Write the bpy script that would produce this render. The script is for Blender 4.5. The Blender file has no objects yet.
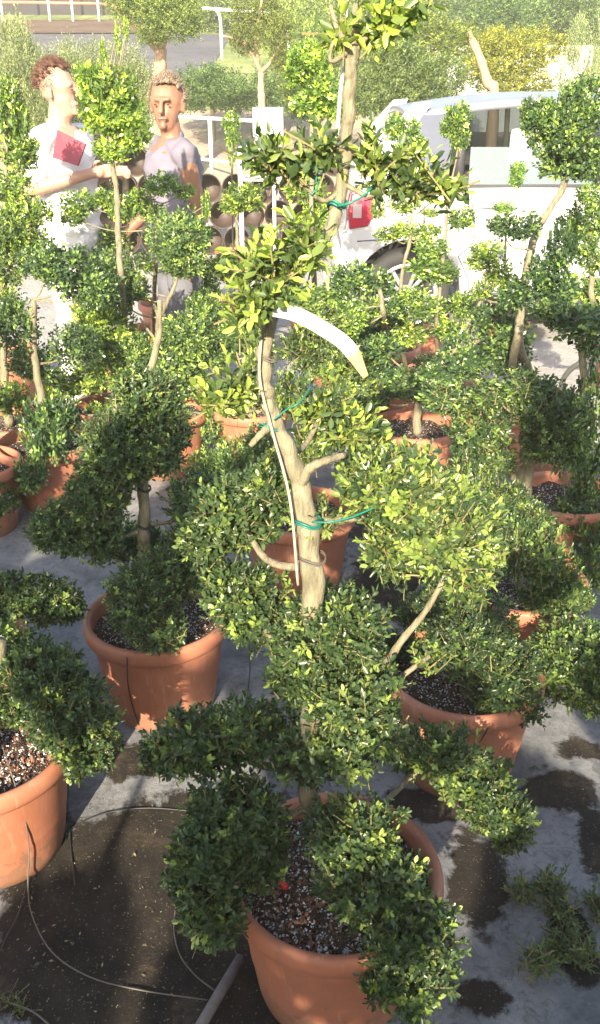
import bpy, bmesh, math, random
import numpy as np
from mathutils import Vector, Matrix, Euler

random.seed(7)
RNG = np.random.default_rng(11)
scene = bpy.context.scene
C = scene.collection
R = math.radians
PI = math.pi

# ------------------------------------------------------------------ camera
F = 887.0
PITCH = R(25.7)
CAM_Z = 1.68
cam_d = bpy.data.cameras.new('camera')
cam = bpy.data.objects.new('camera', cam_d)
C.objects.link(cam)
cam.location = (0, 0, CAM_Z)
cam.rotation_euler = (R(90) - PITCH, 0, 0)
cam_d.sensor_fit = 'VERTICAL'
cam_d.angle = 2 * math.atan(512 / F)
cam_d.clip_start = 0.05
cam_d.clip_end = 2000
scene.camera = cam
cp, sp_ = math.cos(PITCH), math.sin(PITCH)

def ray(px, py):
    u = (px - 300) / F
    v = (512 - py) / F
    return Vector((u, cp + v * sp_, -sp_ + v * cp))

def at(px, py, Y):
    d = ray(px, py)
    t = Y / d.y
    return Vector((d.x * t, Y, CAM_Z + d.z * t))

def on_z(px, py, z):
    d = ray(px, py)
    t = (z - CAM_Z) / d.z
    return Vector((d.x * t, d.y * t, z))

def depth(p):
    return p.y * cp + (CAM_Z - p.z) * sp_

# ------------------------------------------------------------------ object helpers
def tag(o, label=None, cat=None, group=None, kind=None):
    if label: o['label'] = label
    if cat: o['category'] = cat
    if group: o['group'] = group
    if kind: o['kind'] = kind
    return o

def empty(name, loc, label, cat, group=None, rz=0.0):
    o = bpy.data.objects.new(name, None)
    C.objects.link(o)
    o.location = loc
    o.rotation_euler = (0, 0, rz)
    o.empty_display_size = 0.1
    return tag(o, label, cat, group)

def link(name, me, mats, parent=None, smooth=True, local=True):
    """local: mesh coordinates are world coordinates; shift to the parent's frame"""
    o = bpy.data.objects.new(name, me)
    C.objects.link(o)
    if not isinstance(mats, (list, tuple)): mats = [mats]
    for m in mats: me.materials.append(m)
    if parent is not None:
        o.parent = parent
        if local:
            M = Matrix.Translation(parent.location) @ parent.rotation_euler.to_matrix().to_4x4()
            me.transform(M.inverted())
    me.shade_smooth() if smooth else me.shade_flat()
    return o

class MB:
    def __init__(self):
        self.v = []; self.f = []; self.m = []
    def add(self, verts, faces, mi=0):
        b = len(self.v)
        self.v += [tuple(x) for x in verts]
        self.f += [tuple(b + i for i in f) for f in faces]
        self.m += [mi] * len(faces)
    def box(self, c, s, mi=0, rot=None):
        vs = []
        for dx in (-.5, .5):
            for dy in (-.5, .5):
                for dz in (-.5, .5):
                    p = Vector((dx * s[0], dy * s[1], dz * s[2]))
                    if rot is not None: p = rot @ p
                    vs.append(Vector(c) + p)
        self.add(vs, [(0, 1, 3, 2), (4, 6, 7, 5), (0, 4, 5, 1), (2, 3, 7, 6), (0, 2, 6, 4), (1, 5, 7, 3)], mi)
    def tube(self, pts, rad, n=8, mi=0, cap=True):
        pts = [Vector(p) for p in pts]
        if not isinstance(rad, (list, tuple)): rad = [rad] * len(pts)
        b = len(self.v)
        prev = None
        for i, p in enumerate(pts):
            t = (pts[min(i + 1, len(pts) - 1)] - pts[max(i - 1, 0)]).normalized()
            if prev is None:
                a = Vector((0, 0, 1)) if abs(t.z) < .8 else Vector((1, 0, 0))
                u = t.cross(a).normalized()
            else:
                u = (prev - t * prev.dot(t)).normalized()
            prev = u
            w = t.cross(u)
            for k in range(n):
                a = 2 * PI * k / n
                self.v.append(tuple(p + (u * math.cos(a) + w * math.sin(a)) * rad[i]))
        for i in range(len(pts) - 1):
            for k in range(n):
                k2 = (k + 1) % n
                self.f.append((b + i * n + k, b + i * n + k2, b + (i + 1) * n + k2, b + (i + 1) * n + k)); self.m.append(mi)
        if cap:
            self.f.append(tuple(b + k for k in reversed(range(n)))); self.m.append(mi)
            e = b + (len(pts) - 1) * n
            self.f.append(tuple(e + k for k in range(n))); self.m.append(mi)
    def lathe(self, prof, c=(0, 0, 0), n=48, mi=0, wob=None):
        b = len(self.v)
        for i, (r, z) in enumerate(prof):
            for k in range(n):
                a = 2 * PI * k / n
                rr = r * (1 + (wob(a, i) if wob else 0))
                self.v.append((c[0] + rr * math.cos(a), c[1] + rr * math.sin(a), c[2] + z))
        for i in range(len(prof) - 1):
            for k in range(n):
                k2 = (k + 1) % n
                self.f.append((b + i * n + k, b + i * n + k2, b + (i + 1) * n + k2, b + (i + 1) * n + k)); self.m.append(mi)
    def mesh(self, name):
        me = bpy.data.meshes.new(name)
        me.from_pydata(self.v, [], self.f)
        me.polygons.foreach_set('material_index', self.m)
        me.update()
        return me
    def build(self, name, mats, parent=None, smooth=True, bevel=0, local=True):
        me = self.mesh(name)
        if bevel:
            bm = bmesh.new(); bm.from_mesh(me)
            bmesh.ops.bevel(bm, geom=bm.edges[:] , offset=bevel, segments=2, affect='EDGES', profile=.6)
            bm.to_mesh(me); bm.free()
        return link(name, me, mats, parent, smooth, local)

def spline(pts, n=6):
    """Catmull-Rom through points (Vectors or tuples of any length)"""
    P = [np.array(p, float) for p in pts]
    if len(P) < 3:
        return [tuple(P[0] + (P[-1] - P[0]) * t) for t in np.linspace(0, 1, n + 1)]
    P = [2 * P[0] - P[1]] + P + [2 * P[-1] - P[-2]]
    out = []
    for i in range(1, len(P) - 2):
        for k in range(n):
            t = k / n
            a, b, c, d = P[i - 1], P[i], P[i + 1], P[i + 2]
            out.append(tuple(.5 * ((2 * b) + (-a + c) * t + (2 * a - 5 * b + 4 * c - d) * t * t + (-a + 3 * b - 3 * c + d) * t ** 3)))
    out.append(tuple(P[-2]))
    return out

# ------------------------------------------------------------------ materials
class NT:
    def __init__(self, name):
        self.m = bpy.data.materials.new(name); self.m.use_nodes = True
        self.n = self.m.node_tree.nodes; self.l = self.m.node_tree.links
        self.n.clear()
        self.out = self.n.new('ShaderNodeOutputMaterial')
    def __call__(self, t, **kw):
        nd = self.n.new('ShaderNode' + t)
        for k, v in kw.items():
            if k.startswith('_'): setattr(nd, k[1:], v)
        return nd
    def set(self, nd, **kw):
        for k, v in kw.items():
            nd.inputs[k.replace('_', ' ')].default_value = v
        return nd
    def con(self, a, b): self.l.new(a, b)
    def val(self, x, sock):
        if isinstance(x, (int, float)): sock.default_value = x
        elif isinstance(x, (tuple, list)): sock.default_value = (*x, 1) if len(x) == 3 else x
        else: self.con(x, sock)
    def math(self, op, a, b=0.0, clamp=False):
        nd = self.n.new('ShaderNodeMath'); nd.operation = op; nd.use_clamp = clamp
        self.val(a, nd.inputs[0]); self.val(b, nd.inputs[1])
        return nd.outputs[0]
    def mix(self, f, a, b, mode='MIX'):
        nd = self.n.new('ShaderNodeMix'); nd.data_type = 'RGBA'; nd.blend_type = mode
        self.val(f, nd.inputs[0]); self.val(a, nd.inputs[6]); self.val(b, nd.inputs[7])
        return nd.outputs[2]
    def noise(self, scale, detail=4, rough=.6, vec=None, dist=0.0):
        nd = self.n.new('ShaderNodeTexNoise')
        nd.inputs['Scale'].default_value = scale; nd.inputs['Detail'].default_value = detail
        nd.inputs['Roughness'].default_value = rough; nd.inputs['Distortion'].default_value = dist
        if vec is not None: self.con(vec, nd.inputs['Vector'])
        return nd.outputs['Fac']
    def ramp(self, f, stops):
        nd = self.n.new('ShaderNodeValToRGB')
        e = nd.color_ramp.elements
        while len(e) < len(stops): e.new(.5)
        for i, (p, c) in enumerate(stops):
            e[i].position = p; e[i].color = (*c, 1) if len(c) == 3 else (c[0],) * 3 + (1,)
        self.con(f, nd.inputs[0])
        return nd.outputs[0]
    def obj(self):
        return self('TexCoord').outputs['Object']
    def bsdf(self, col, rough=.6, spec=.5, metal=0.0, bump=None, bstr=.3, bdist=.01, **kw):
        b = self('BsdfPrincipled')
        self.val(col, b.inputs['Base Color']); self.val(rough, b.inputs['Roughness'])
        b.inputs['Specular IOR Level'].default_value = spec
        b.inputs['Metallic'].default_value = metal
        for k, v in kw.items(): self.val(v, b.inputs[k.replace('_', ' ')])
        if bump is not None:
            bn = self('Bump'); bn.inputs['Strength'].default_value = bstr; bn.inputs['Distance'].default_value = bdist
            self.con(bump, bn.inputs['Height']); self.con(bn.outputs[0], b.inputs['Normal'])
        self.con(b.outputs[0], self.out.inputs[0])
        return b

def simple(name, col, rough=.6, spec=.5, metal=0.0, var=.12, scale=20, bstr=.15, **kw):
    t = NT(name)
    n = t.noise(scale, 5, .65, t.obj())
    c = t.mix(n, tuple(x * (1 - var) for x in col), tuple(min(1, x * (1 + var)) for x in col))
    t.bsdf(c, rough, spec, metal, bump=n, bstr=bstr, bdist=.003, **kw)
    return t.m

def leaf_mat(name, dark, mid, young, rough=.36, trans=.28, spec=.5):
    t = NT(name)
    a = t('Attribute', _attribute_name='tone'); b = t('Attribute', _attribute_name='young')
    oi = t('ObjectInfo')
    c = t.mix(a.outputs['Fac'], dark, mid)
    c = t.mix(b.outputs['Fac'], c, young)
    c = t.mix(1.0, c, oi.outputs['Color'], 'MULTIPLY')
    p = t('BsdfPrincipled'); t.con(c, p.inputs['Base Color'])
    t.val(t.math('ADD', t.math('MULTIPLY', a.outputs['Fac'], .18), rough - .09), p.inputs['Roughness'])
    p.inputs['Specular IOR Level'].default_value = spec
    tr = t('BsdfTranslucent')
    ct = t.mix(1.0, c, (1.5, 1.9, .7), 'MULTIPLY')
    t.con(ct, tr.inputs['Color'])
    mx = t('MixShader'); mx.inputs[0].default_value = trans
    t.con(p.outputs[0], mx.inputs[1]); t.con(tr.outputs[0], mx.inputs[2])
    t.con(mx.outputs[0], t.out.inputs[0])
    return t.m

M = {}
M['leaf'] = leaf_mat('holly leaf', (.022, .046, .020), (.095, .150, .050), (.34, .44, .095), rough=.36, trans=.25, spec=.62)
M['leaf_far'] = leaf_mat('background leaf', (.05, .085, .028), (.12, .17, .05), (.26, .32, .08), rough=.6)
M['leaf_bush'] = leaf_mat('grey green shrub leaf', (.10, .13, .07), (.18, .22, .12), (.33, .36, .20), rough=.7)
M['stem'] = simple('twig', (.20, .17, .07), .7)

def bark():
    t = NT('grey tan bark')
    v = t.obj()
    mp = t('Mapping'); mp.inputs['Scale'].default_value = (1, 1, .22); t.con(v, mp.inputs[0])
    n = t.noise(70, 6, .7, mp.outputs[0], .6)
    n2 = t.noise(9, 4, .6, v)
    c = t.ramp(n, [(.32, (.055, .040, .028)), (.48, (.20, .155, .105)), (.58, (.27, .215, .15)), (.75, (.36, .31, .23))])
    c = t.mix(t.math('MULTIPLY', n2, .6), c, (.25, .27, .16))
    t.bsdf(c, .85, .25, bump=n, bstr=1.0, bdist=.006)
    return t.m
M['bark'] = bark()

def terracotta():
    t = NT('terracotta plastic')
    v = t.obj(); oi = t('ObjectInfo')
    ad = t('VectorMath', _operation='ADD'); t.con(v, ad.inputs[0]); t.con(oi.outputs['Random'], ad.inputs[1])
    v = ad.outputs[0]
    n = t.noise(5, 6, .7, v, .5)
    fine = t.noise(240, 2, .5, v)
    c = t.ramp(n, [(.25, (.31, .115, .062)), (.55, (.38, .155, .090)), (.8, (.44, .215, .14))])
    # mud splashes and chalky drip marks, strongest low on the wall
    sx = t('SeparateXYZ'); t.con(t.obj(), sx.inputs[0])
    low = t('MapRange'); low.inputs[1].default_value = .13; low.inputs[2].default_value = 0.0
    t.con(sx.outputs[2], low.inputs[0])
    dn = t.noise(22, 6, .75, v)
    dirt = t.math('MULTIPLY', t.math('GREATER_THAN', t.math('ADD', t.math('MULTIPLY', dn, .9), t.math('MULTIPLY', low.outputs[0], .34)), .60), .55)
    c = t.mix(dirt, c, (.16, .11, .075))
    mp = t('Mapping'); mp.inputs['Scale'].default_value = (30, 30, 2.2); t.con(v, mp.inputs[0])
    st = t.noise(1.6, 4, .7, mp.outputs[0])
    stf = t('MapRange'); stf.inputs[1].default_value = .58; stf.inputs[2].default_value = .8; stf.inputs[4].default_value = .5
    t.con(st, stf.inputs[0])
    c = t.mix(stf.outputs[0], c, (.58, .38, .28))
    t.bsdf(c, t.math('ADD', t.math('MULTIPLY', n, .25), .40), .35, bump=fine, bstr=.25, bdist=.0012)
    return t.m
M['terracotta'] = terracotta()

def soil():
    t = NT('potting soil with perlite')
    v = t.obj()
    vo = t('TexVoronoi'); vo.inputs['Scale'].default_value = 230; t.con(v, vo.inputs['Vector'])
    sx = t('SeparateColor'); t.con(vo.outputs['Color'], sx.inputs[0])
    n = t.noise(18, 5, .7, v)
    c = t.ramp(n, [(.3, (.035, .022, .016)), (.6, (.10, .062, .042)), (.8, (.19, .12, .075))])
    w = t.math('GREATER_THAN', sx.outputs[0], .86)
    c = t.mix(w, c, (.55, .52, .50))
    t.bsdf(c, .9, .2, bump=vo.outputs['Distance'], bstr=1, bdist=.008)
    return t.m
M['soil'] = soil()
M['perlite'] = simple('perlite grains', (.68, .66, .66), .8)
M['chip'] = simple('bark chips', (.20, .10, .06), .8)
M['white_plastic'] = simple('white plastic', (.55, .55, .53), .4, var=.03)
M['cream_tag'] = simple('cream label plastic', (.52, .50, .19), .4, var=.04, scale=8)
M['black_tube'] = simple('black irrigation tube', (.03, .03, .032), .45, var=.3)
M['dusty_tube'] = simple('dusty irrigation tube', (.12, .105, .085), .6, var=.4)
M['green_tie'] = simple('green tie', (.015, .16, .12), .4)
M['red_plastic'] = simple('red plastic', (.65, .03, .03), .35)
M['grey_pipe'] = simple('weathered grey pipe', (.13, .12, .115), .85, var=.8, scale=40, bstr=.6)
M['cane'] = simple('bamboo cane', (.42, .37, .26), .6, scale=12)
M['white_metal'] = simple('white painted metal', (.80, .80, .78), .45, var=.06)

# ------------------------------------------------------------------ leaves
def norm(a):
    return a / np.maximum(np.linalg.norm(a, axis=-1, keepdims=True), 1e-9)

def leaf_mesh(name, ells, leaf=.02, width=.52, cover=4.3, per=9, stem=.031, rng=RNG, six=True, young=.22,
              stems=True, up=.45, inner=.35, lump=.16, spike=.0):
    """ells: list of (cx,cy,cz, ax,ay,az) in local metres.  Leaves on short sprigs spread through the outer volume."""
    P = []; S = []; 
    ells = [tuple(e) for e in ells]
    for (cx, cy, cz, ax, ay, az) in ells:
        area = 4 * PI * (((ax * ay) ** 1.6 + (ax * az) ** 1.6 + (ay * az) ** 1.6) / 3) ** (1 / 1.6)
        n = max(10, int(cover * area / (leaf * leaf * width * .68) / per))
        d = norm(rng.normal(size=(n, 3)))
        ph = rng.uniform(0, 6.28, 6)
        lum = (np.sin(d[:, 0] * 5 + ph[0]) * np.sin(d[:, 1] * 6 + ph[1]) + np.sin(d[:, 2] * 7 + ph[2]) * np.sin(d[:, 0] * 9 + ph[3]) * .6
               + np.sin(d[:, 1] * 14 + ph[4]) * np.sin(d[:, 2] * 13 + ph[5]) * .35)
        r = 1 + lump * lum
        u = rng.random(n)
        r = r * np.where(u < inner, rng.uniform(.35, .85, n), rng.uniform(.86, 1.02, n))
        out = rng.random(n) < .07
        r = np.where(out, r * rng.uniform(1.0, 1.16 + spike, n), r)
        p = d * r[:, None] * np.array([ax, ay, az]) + np.array([cx, cy, cz])
        nn = norm(d / np.array([ax, ay, az]))
        keep = np.ones(n, bool)
        for e in ells:
            if e == (cx, cy, cz, ax, ay, az): continue
            q = (p - np.array(e[:3])) / np.array(e[3:])
            keep &= (q ** 2).sum(1) > .55
        P.append(p[keep]); S.append(norm(nn * .75 + np.array([0, 0, up]) + rng.normal(size=(n, 3)) * .33)[keep])
    P = np.concatenate(P); S = np.concatenate(S)
    n = len(P)
    sl = stem * rng.uniform(.6, 1.35, n)
    yng = (rng.random(n) < young) * rng.uniform(.35, 1, n)
    base_tone = rng.uniform(.1, .8, n)
    # leaves
    k = np.tile(np.arange(per), n); si = np.repeat(np.arange(n), per)
    N = len(k)
    t = (k + rng.uniform(-.3, .3, N)) / (per - 1)
    s = S[si]
    a = norm(np.cross(s, np.array([.31, .52, .79])[None]))
    b = np.cross(s, a)
    ang = k * 2.4 + rng.uniform(0, .7, N) + np.repeat(rng.uniform(0, 6.28, n), per)
    rad = a * np.cos(ang)[:, None] + b * np.sin(ang)[:, None]
    open_ = 1.25 - .75 * t + rng.normal(size=N) * .15
    dirv = norm(s * np.cos(open_)[:, None] + rad * np.sin(open_)[:, None])
    org = P[si] + s * ((t - .75) * sl[si])[:, None]
    side = norm(np.cross(dirv, s) + rng.normal(size=(N, 3)) * .18)
    nor = np.cross(side, dirv)
    L = leaf * rng.uniform(.65, 1.2, N) * (1 - .25 * t)
    W = L * width * rng.uniform(.85, 1.15, N)
    L = L[:, None]; W = W[:, None]
    if six:
        cols = [org,
                org + dirv * L * .36 + side * W * .5 + nor * W * .10,
                org + dirv * L * .76 + side * W * .40 + nor * W * .05,
                org + dirv * L - nor * L * .10,
                org + dirv * L * .76 - side * W * .40 + nor * W * .05,
                org + dirv * L * .36 - side * W * .5 + nor * W * .10]
        V = np.stack(cols, 1).reshape(-1, 3)
        nv = 6
        base = np.arange(N)[:, None] * 6
        Fq = np.concatenate([base + np.array([[0, 1, 2, 3]]), base + np.array([[0, 3, 4, 5]])], 1).reshape(-1, 4)
        fpl = 2
    else:
        cols = [org, org + dirv * L * .55 + side * W * .55 + nor * W * .1, org + dirv * L, org + dirv * L * .55 - side * W * .55 + nor * W * .1]
        V = np.stack(cols, 1).reshape(-1, 3)
        Fq = (np.arange(N)[:, None] * 4 + np.array([[0, 1, 2, 3]])).reshape(-1, 4)
        fpl = 1
    tone = np.clip(base_tone[si] * .6 + rng.random(N) * .45, 0, 1)
    yy = np.clip(yng[si] * (.25 + .9 * t) + (rng.random(N) < .03) * .5, 0, 1)
    tone = np.repeat(tone, fpl); yy = np.repeat(yy, fpl)
    mi = np.zeros(len(Fq), int)
    if stems:
        w = .0009 + leaf * .02
        p0 = P - S * (sl * 1.1)[:, None]; p1 = P + S * (sl * .22)[:, None]
        a1 = norm(np.cross(S, rng.normal(size=(n, 3))))
        VS = np.stack([p0 - a1 * w, p0 + a1 * w, p1 + a1 * w * .6, p1 - a1 * w * .6], 1).reshape(-1, 3)
        FS = (len(V) + np.arange(n)[:, None] * 4 + np.array([[0, 1, 2, 3]])).reshape(-1, 4)
        V = np.concatenate([V, VS]); Fq = np.concatenate([Fq, FS])
        tone = np.concatenate([tone, np.ones(n) * .5]); yy = np.concatenate([yy, np.zeros(n)])
        mi = np.concatenate([mi, np.ones(n, int)])
    me = bpy.data.meshes.new(name)
    me.vertices.add(len(V)); me.vertices.foreach_set('co', V.astype(np.float32).ravel())
    me.loops.add(len(Fq) * 4); me.loops.foreach_set('vertex_index', Fq.astype(np.int32).ravel())
    me.polygons.add(len(Fq)); me.polygons.foreach_set('loop_start', np.arange(0, len(Fq) * 4, 4, dtype=np.int32))
    me.polygons.foreach_set('material_index', mi.astype(np.int32))
    for nm, arr in (('tone', tone), ('young', yy)):
        at_ = me.attributes.new(nm, 'FLOAT', 'FACE'); at_.data.foreach_set('value', arr.astype(np.float32))
    me.update()
    me.shade_smooth()
    return me

# shared pad meshes for the trees that stand farther off: three sizes, two detail levels
VAR = {}
def variants(lod, size, n=3):
    key = (lod, size)
    if key not in VAR:
        r = {0: .075, 1: .115, 2: .17}[size]
        leaf = {0: .019, 1: .026}[lod]
        out = []
        for i in range(n):
            e = [(0, 0, 0, r, r, r * .8)]
            for _ in range(2):
                an = random.uniform(0, 6.28)
                e.append((math.cos(an) * r * .45, math.sin(an) * r * .45, random.uniform(-.3, .3) * r, r * .62, r * .62, r * .5))
            me = leaf_mesh('foliage_pad', e, leaf=leaf, cover=2.3 if lod == 0 else 2.5, per=8 if lod == 0 else 6,
                           stem=.035, six=(lod == 0), young=.3, stems=(lod == 0))
            me.materials.append(M['leaf']); me.materials.append(M['stem'])
            out.append(me)
        VAR[key] = out
    return VAR[key]

def ell_from_px(px, py, rx, ry, Y):
    c = at(px, py, Y)
    dp = depth(c)
    a = rx * dp / F
    v = ry * dp / F
    th = math.atan2(CAM_Z - c.z, c.y)
    ct, st = abs(math.cos(th)), abs(math.sin(th))
    b = min(a, v * 1.15)
    c2 = v * v - (b * st) ** 2
    cz = math.sqrt(max(c2, (v * .45) ** 2)) / max(ct, .5)
    return c, a, b, cz

# ------------------------------------------------------------------ pots
POT_R, POT_H = .21, .32
def make_pot_meshes():
    pr = [(.0, .004), (.135, .004), (.142, 0), (.150, .006), (.156, .03), (.176, .17), (.189, .262), (.190, .268),
          (.2045, .270), (.2085, .276), (.2105, .290), (.2090, .305), (.205, .314), (.197, .318), (.189, .314), (.186, .300),
          (.184, .275), (.170, .12)]
    b = MB(); b.lathe(pr, n=72)
    pot = b.mesh('pot')
    pot.materials.append(M['terracotta'])
    s = MB()
    s.lathe([(.0005, .272)] + [(.1837 * i / 14, .272 + .003 * math.sin(i * 2.1)) for i in range(1, 15)], n=48)
    so = s.mesh('soil')
    for v in so.vertices:
        v.co.z += .010 * math.sin(v.co.x * 60) * math.sin(v.co.y * 53 + 1) + random.uniform(-.004, .004)
    so.materials.append(M['soil'])
    g = MB()
    for i in range(1500):
        r = .18 * math.sqrt(random.random()); a = random.uniform(0, 6.28)
        x, y = r * math.cos(a), r * math.sin(a)
        z = .276 + .010 * math.sin(x * 60) * math.sin(y * 53 + 1)
        q = random.random()
        mi = 0 if q < .42 else 1
        sz = random.uniform(.0018, .0042) if mi == 0 else random.uniform(.003, .008)
        vs = []
        rot = Euler((random.uniform(0, 6), random.uniform(0, 6), random.uniform(0, 6))).to_matrix()
        for d in ((1, 0, 0), (-1, 0, 0), (0, 1, 0), (0, -1, 0), (0, 0, .7), (0, 0, -.7)):
            k = Vector(d); 
            if mi: k = Vector((k.x * 1.4, k.y * .7, k.z * .4))
            vs.append(Vector((x, y, z)) + rot @ k * sz)
        g.add(vs, [(0, 2, 4), (2, 1, 4), (1, 3, 4), (3, 0, 4), (2, 0, 5), (1, 2, 5), (3, 1, 5), (0, 3, 5)], mi)
    gr = g.mesh('soil_grains'); gr.materials.append(M['perlite']); gr.materials.append(M['chip'])
    for m_ in (pot, so): m_.shade_smooth()
    return pot, so, gr
POT, SOIL, GRAINS = make_pot_meshes()

def child(name, me, parent, loc=(0, 0, 0), rz=0, scale=(1, 1, 1)):
    o = bpy.data.objects.new(name, me); C.objects.link(o)
    o.parent = parent; o.location = loc; o.rotation_euler = (0, 0, rz); o.scale = scale
    return o

# ------------------------------------------------------------------ topiary trees
TREES = {}
def topiary(label, pot, Y=None, trunk=(), pads=(), col=(1, 1, 1), near=False, r0=.018, leaf=.0168, young=.16,
            group='potted cloud pruned trees', potscale=1.0, grains=False, potrot=0, branches=(), tilt=(0, 0)):
    """pot: (px,py) of the rim centre or a world (x,y); trunk: [(px,py,dY,r)]; pads: [(px,py,rx,ry,dY)] or groups of them"""
    if len(pot) == 3:
        base = Vector((pot[0], pot[1], 0))
    else:
        rim = on_z(pot[0], pot[1], .315 * potscale)
        base = Vector((rim.x, rim.y, 0))
    if Y is None: Y = base.y
    if Y > 2.9: k_ = 1.0 + .35 * min(1, (Y - 2.9)); col = tuple(c_ * k_ for c_ in col)  # farther foliage colour lifted to imitate the washed-out glare of distance
    root = empty('potted_tree', base, label, 'potted tree', group)
    c = child('pot', POT, root, rz=potrot, scale=(potscale,) * 3)
    c.rotation_euler = (R(tilt[0]), R(tilt[1]), potrot)
    s = child('soil', SOIL, root, rz=random.uniform(0, 6), scale=(potscale,) * 3)
    if grains: child('soil_grains', GRAINS, root)['kind'] = 'stuff'
    tp = [(base.x + .01, base.y, .26, r0 * 1.15)]
    for (px, py, dY, r) in trunk:
        p = at(px, py, Y + dY); tp.append((p.x, p.y, p.z, r))
    sp = spline(tp, 14 if near else 7)
    kn = [random.uniform(-1, 1) for _ in range(400)]
    mb = MB()
    pts = []
    for i, q in enumerate(sp):
        f = i / max(1, len(sp) - 1)
        pts.append((q[0] + math.sin(i * (.8 if near else 1.7)) * q[3] * .14, q[1] + math.cos(i * (1.1 if near else 2.3)) * q[3] * .14, q[2]))
    rads = [max(.0025, q[3] * (1 + .05 * math.sin(i * 1.1) + .05 * kn[i] + (.22 if kn[i + 50] > .86 else 0))) for i, q in enumerate(sp)]
    mb.tube(pts, rads, 16 if near else 10)
    mb.build('trunk', M['bark'], root)
    tpts = [Vector(p) for p in pts]
    for (bpts, r) in branches:
        w = [tuple(at(px, py, Y + dY)) for (px, py, dY) in bpts]
        s2 = spline(w, 6)
        m2 = MB(); m2.tube(s2, [r * (1 - .45 * i / len(s2)) * (1 + .1 * math.sin(i * 2)) for i in range(len(s2))], 8)
        m2.build('branch', M['bark'], root)
    for pad in pads:
        grp = pad if isinstance(pad[0], (tuple, list)) else [pad]
        es = []
        for g in grp:
            cc, a, b, cz = ell_from_px(g[0], g[1], g[2], g[3], Y + g[4])
            es.append((cc, a, b, cz))
        opt = grp[0][5] if len(grp[0]) > 5 else None
        c0 = es[0][0]
        # branch from trunk to the pad
        cand = sorted(tpts, key=lambda p: (p - c0).length + max(0, p.z - c0.z + .03) * 2)
        s_ = cand[0]
        if (s_ - c0).length > es[0][1] * .5:
            mid = (s_ + c0) / 2 + Vector((random.uniform(-.02, .02), random.uniform(-.02, .02), -.03))
            sb = spline([tuple(s_), tuple(mid), tuple(c0)], 5)
            rb = max(.004, rads[tpts.index(s_)] * .42)
            m2 = MB(); m2.tube(sb, [rb * (1 - .5 * i / len(sb)) for i in range(len(sb))], 7)
            m2.build('branch', M['bark'], root)
        if near:
            loc = [(e[0].x - base.x, e[0].y - base.y, e[0].z, e[1] * .94, e[2] * .94, e[3] * .94) for e in es]
            kw = dict(leaf=leaf, young=young)
            if opt: kw.update(opt)
            tint = kw.pop('tint', (1, 1, 1))
            me = leaf_mesh('foliage_pad', loc, **kw)
            me.materials.append(M['leaf']); me.materials.append(M['stem'])
            o = child('foliage_pad', me, root)
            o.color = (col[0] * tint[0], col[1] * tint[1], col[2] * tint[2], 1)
        else:
            for (cc, a, b, cz) in es:
                g_ = (a * b * cz) ** (1 / 3)
                size = 0 if g_ < .092 else (1 if g_ < .14 else 2)
                lod = 0 if Y < 3.0 else 1
                sh_ = .95 if Y < 3.0 else .89
                me = random.choice(variants(lod, size))
                r = {0: .075, 1: .115, 2: .17}[size] * 1.08
                o = child('foliage_pad', me, root, loc=(cc.x - base.x, cc.y - base.y, cc.z), rz=random.choice((0, PI)) + random.uniform(-.4, .4),
                          scale=(a / r * sh_, b / r * sh_, cz / (r * .8) * sh_))
                j = random.uniform(.88, 1.12)
                o.color = (col[0] * j, col[1] * j, col[2] * j, 1)
    TREES[label] = root
    return root

YG = (1.55, 1.42, .9)      # fresh yellow-green cultivar
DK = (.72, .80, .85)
BIG = dict(leaf=.027, per=9, stem=.055, width=.45, cover=2.2, young=.7, inner=.2, tint=(1.25, 1.2, 1.05))
TOP = dict(leaf=.024, per=9, stem=.05, width=.42, cover=1.5, young=.9, inner=.2, tint=(1.6, 1.5, 1.0), spike=.3)
BIG2 = dict(tint=(1.2, 1.15, 1.0), leaf=.023, per=8, stem=.05, width=.46, cover=2.3, young=.55)
SPR = dict(leaf=.017, cover=1.1, young=.7, inner=.5)
BR = dict(leaf=.0178, young=.5, stem=.036)

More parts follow.
